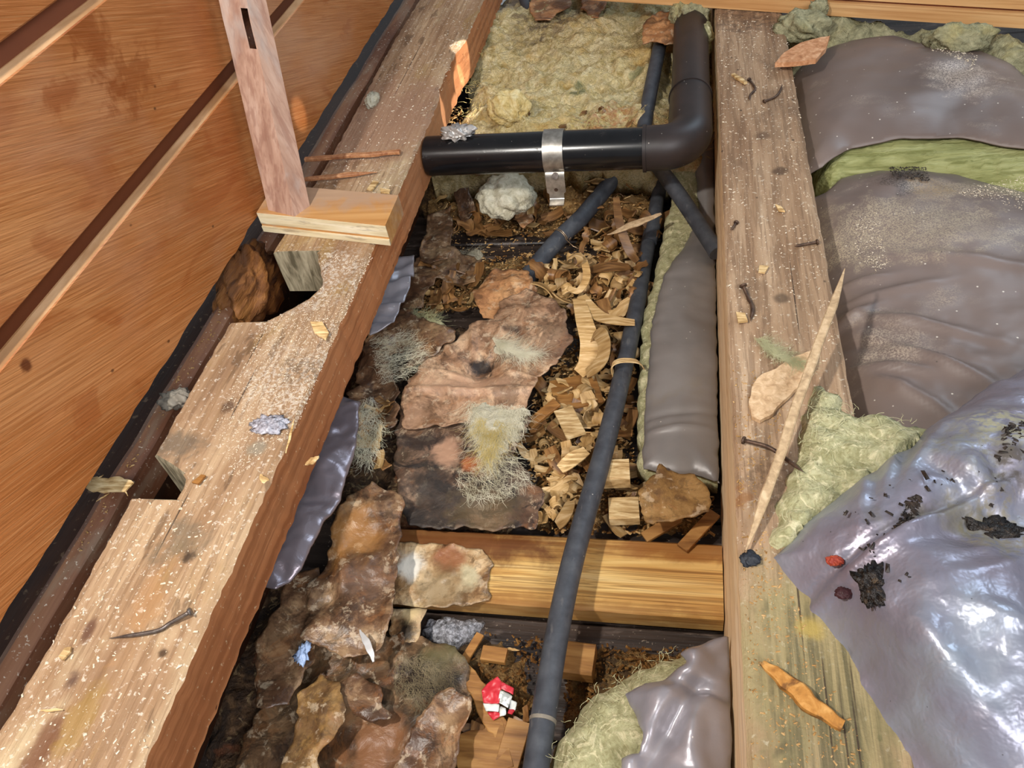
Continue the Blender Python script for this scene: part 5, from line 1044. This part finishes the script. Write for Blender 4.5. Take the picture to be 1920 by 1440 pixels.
# the larger shavings that can be told apart
def ribbon3(label, pts, w_, mat='shaving', wf=None, t_=.0006):
    path = catmull(pts, 8); fr = frames(path); n = len(fr); vs = []; fs = []
    for i, (p, a, b) in enumerate(fr):
        k = w_ / 2 * (wf(i / (n - 1)) if wf else (.6 + .4 * math.sin(math.pi * (i / (n - 1)) * .9 + .2)))
        for (u, v) in ((-k, -t_), (k, -t_), (k, t_), (-k, t_)): vs.append(p + a * u + b * v)
    for i in range(n - 1):
        for q in range(4): fs.append((i * 4 + q, i * 4 + (q + 1) % 4, (i + 1) * 4 + (q + 1) % 4, (i + 1) * 4 + q))
    fs += [(3, 2, 1, 0), tuple((n - 1) * 4 + i for i in range(4))]
    return mk('wood_shaving', vs, fs, M[mat], None, label, 'shaving', angle=50)
ribbon3('wide pale shaving curving down beside the crumpled paper edge', [P(1085, 560, .045), P(1095, 600, .055), P(1105, 640, .055), P(1100, 680, .045), P(1085, 700, .035)], .022)
ribbon3('hooked pale shaving right of the wide curving shaving', [P(1105, 640, .05), P(1120, 625, .065), P(1132, 640, .07), P(1130, 670, .06), P(1115, 690, .05), P(1100, 700, .04)], .018)
ribbon3('long tan shaving reaching towards the long conduit', [P(1090, 555, .045), P(1120, 590, .05), P(1150, 600, .055), P(1190, 605, .05)], .018)
ribbon3('pale shaving looped over the long conduit', [P(1150, 705, .045), P(1148, 685, .062), P(1165, 676, .068), P(1195, 678, .064), P(1206, 690, .05)], .009, 'chip')
ribbon3('curled shaving standing beside the end of the wire-tied conduit', [P(1055, 498, .03), P(1075, 500, .045), P(1088, 490, .06), P(1080, 478, .066), P(1065, 485, .06)], .010)
ribbon3('coiled shaving above the wire-tied conduit end', [P(1085, 475, .04), P(1095, 490, .05), P(1100, 520, .045), P(1085, 545, .04), P(1065, 540, .038)], .010)
ribbon3('broad orange-brown shaving near the start of the long conduit', [P(1105, 505, .035), P(1140, 500, .045), P(1180, 500, .04)], .022, 'shaving_dark')
ribbon3('tall brown shaving strip slanting below the leaf-shaped splinter', [P(1155, 370, .1), P(1162, 420, .08), P(1180, 470, .055), P(1195, 490, .04)], .012, 'shaving_dark')
ribbon3('pale shaving twisted against the noggin left of the conduit', [P(1045, 985, .03), P(1060, 965, .04), P(1070, 940, .035)], .016)
ribbon3('narrow pale shaving lying along the conduit near the noggin', [P(1050, 880, .03), P(1075, 860, .035), P(1100, 845, .035)], .018, 'chip')
# crumbs and dust
flat = lambda z: (lambda x, y: z)
crumbs('joist_dust', scatter([(520, 470), (700, 480), (640, 610), (560, 800), (440, 900), (400, 800), (480, 640)], J, 7500, 3), flat(J + .0004), .0004, M['crumb_pale'], 'pale gritty sawdust sprinkled on the notched joist below the pine block', 'dust', 1, dens=lambda x, y: 1.0 if x > xl_left(y) + .003 else 0.0)
crumbs('joist_dust', scatter([(640, 270), (770, 30), (880, 40), (760, 350), (600, 345)], J, 700, 4), flat(J + .0005), .0007, M['crumb_pale'], 'pale dust on the far part of the notched joist', 'dust', 2)
crumbs('joist_dust', scatter([(0, 1330), (180, 1020), (280, 860), (480, 930), (260, 1430), (0, 1440)], J, 700, 5), flat(J + .0005), .0007, M['crumb_pale'], 'sparse pale dust on the near part of the notched joist', 'dust', 3, dens=lambda x, y: 1.0 if x > xl_left(y) + .003 else 0.0)
crumbs('joist_dust', scatter([(1345, 30), (1470, 30), (1580, 680), (1370, 680)], J, 1600, 6), flat(J + .0004), .0006, M['crumb_pale'], 'pale crumbs sprinkled on the far half of the right joist', 'dust', 4)
crumbs('joist_dust', scatter([(1372, 690), (1480, 690), (1440, 1000), (1560, 1280), (1640, 1440), (1410, 1440)], J, 1200, 7), flat(J + .0004), .0006, M['crumb_tan'], 'tan crumbs on the near half of the right joist', 'dust', 5)
f2s = lambda x, y: f2(x, y, np.full(np.shape(x), .06)) + .0003
crumbs('film_dust', scatter([(1600, 420), (1800, 370), (1915, 345), (1915, 460), (1800, 470), (1640, 520), (1600, 480)], zb2, 3600, 8), f2s, .00042, M['crumb_pale'], 'drift of pale dust on the near grey batt', 'dust', 6)
crumbs('film_dust', scatter([(1660, 335), (1730, 335), (1740, 360), (1670, 360)], zb2, 500, 9), f2s, .0007, M['crumb_black'], 'dark peaty crumbs on the near grey batt by the green wool edge', 'dirt', 7)
f1s = lambda x, y: f1(x, y, np.full(np.shape(x), .06)) + .0003
crumbs('film_dust', scatter([(1740, 100), (1830, 120), (1815, 155), (1745, 150)], zb, 500, 10), f1s, .0006, M['crumb_pale'], 'pale scuffed dust on the far grey batt', 'dust', 8)
ffs = lambda x, y: ff(x, y, np.full(np.shape(x), .05)) + .0004
for i, (pp, n) in enumerate([([(1700, 960), (1720, 960), (1690, 1010), (1665, 1020)], 130), ([(1800, 980), (1900, 960), (1890, 1030), (1820, 1020)], 260), ([(1870, 830), (1915, 810), (1915, 900), (1850, 920)], 220), ([(1560, 970), (1760, 900), (1900, 940), (1900, 1200), (1650, 1130)], 140)]):
    crumbs('film_dirt', scatter(pp, zf + .012, n, 20 + i), ffs, .0013, M['crumb_black'], ['line of black crumbs along the crease of the silver film', 'black and brown dirt around the clump on the silver film', 'dirt at the right edge of the silver film', 'scattered black specks on the silver film'][i], 'dirt', 9 + i)
zs_ = lambda x, y: zd(x, y) + .004
crumbs('debris_crumbs', scatter(saw1, .015, 5200, 31), zs_, .0016, M['crumb_tan'], 'tan splinters and crumbs covering the sawdust beyond the noggin', 'crumbs', 20, parent=bed1)
crumbs('debris_crumbs', scatter(saw1, .015, 4200, 32), zs_, .0018, M['crumb_brown'], 'brown rotten crumbs covering the sawdust beyond the noggin', 'crumbs', 21, parent=bed1)
crumbs('debris_crumbs', scatter(saw2 + saw3[::-1], .015, 1500, 33), flat(.011), .0014, M['crumb_brown'], 'brown crumbs strewn over the floor in front of the noggin', 'crumbs', 22, parent=bed2)
crumbs('floor_specks', scatter([(830, 430), (1190, 430), (1190, 480), (800, 490)], 0, 500, 34), flat(.0008), .0012, M['crumb_tan'], 'specks on the dark floor board below the wool lump', 'crumbs', 23)
crumbs('rail_dust', scatter([(415, 575), (432, 580), (150, 1050), (130, 1050)], zr, 160, 35), flat(zr + .0016), .0008, M['crumb_tan'], 'pale specks on the rail in the gap', 'dust', 24)
# sunlight falling through a chink onto the broken joist edge and the wall
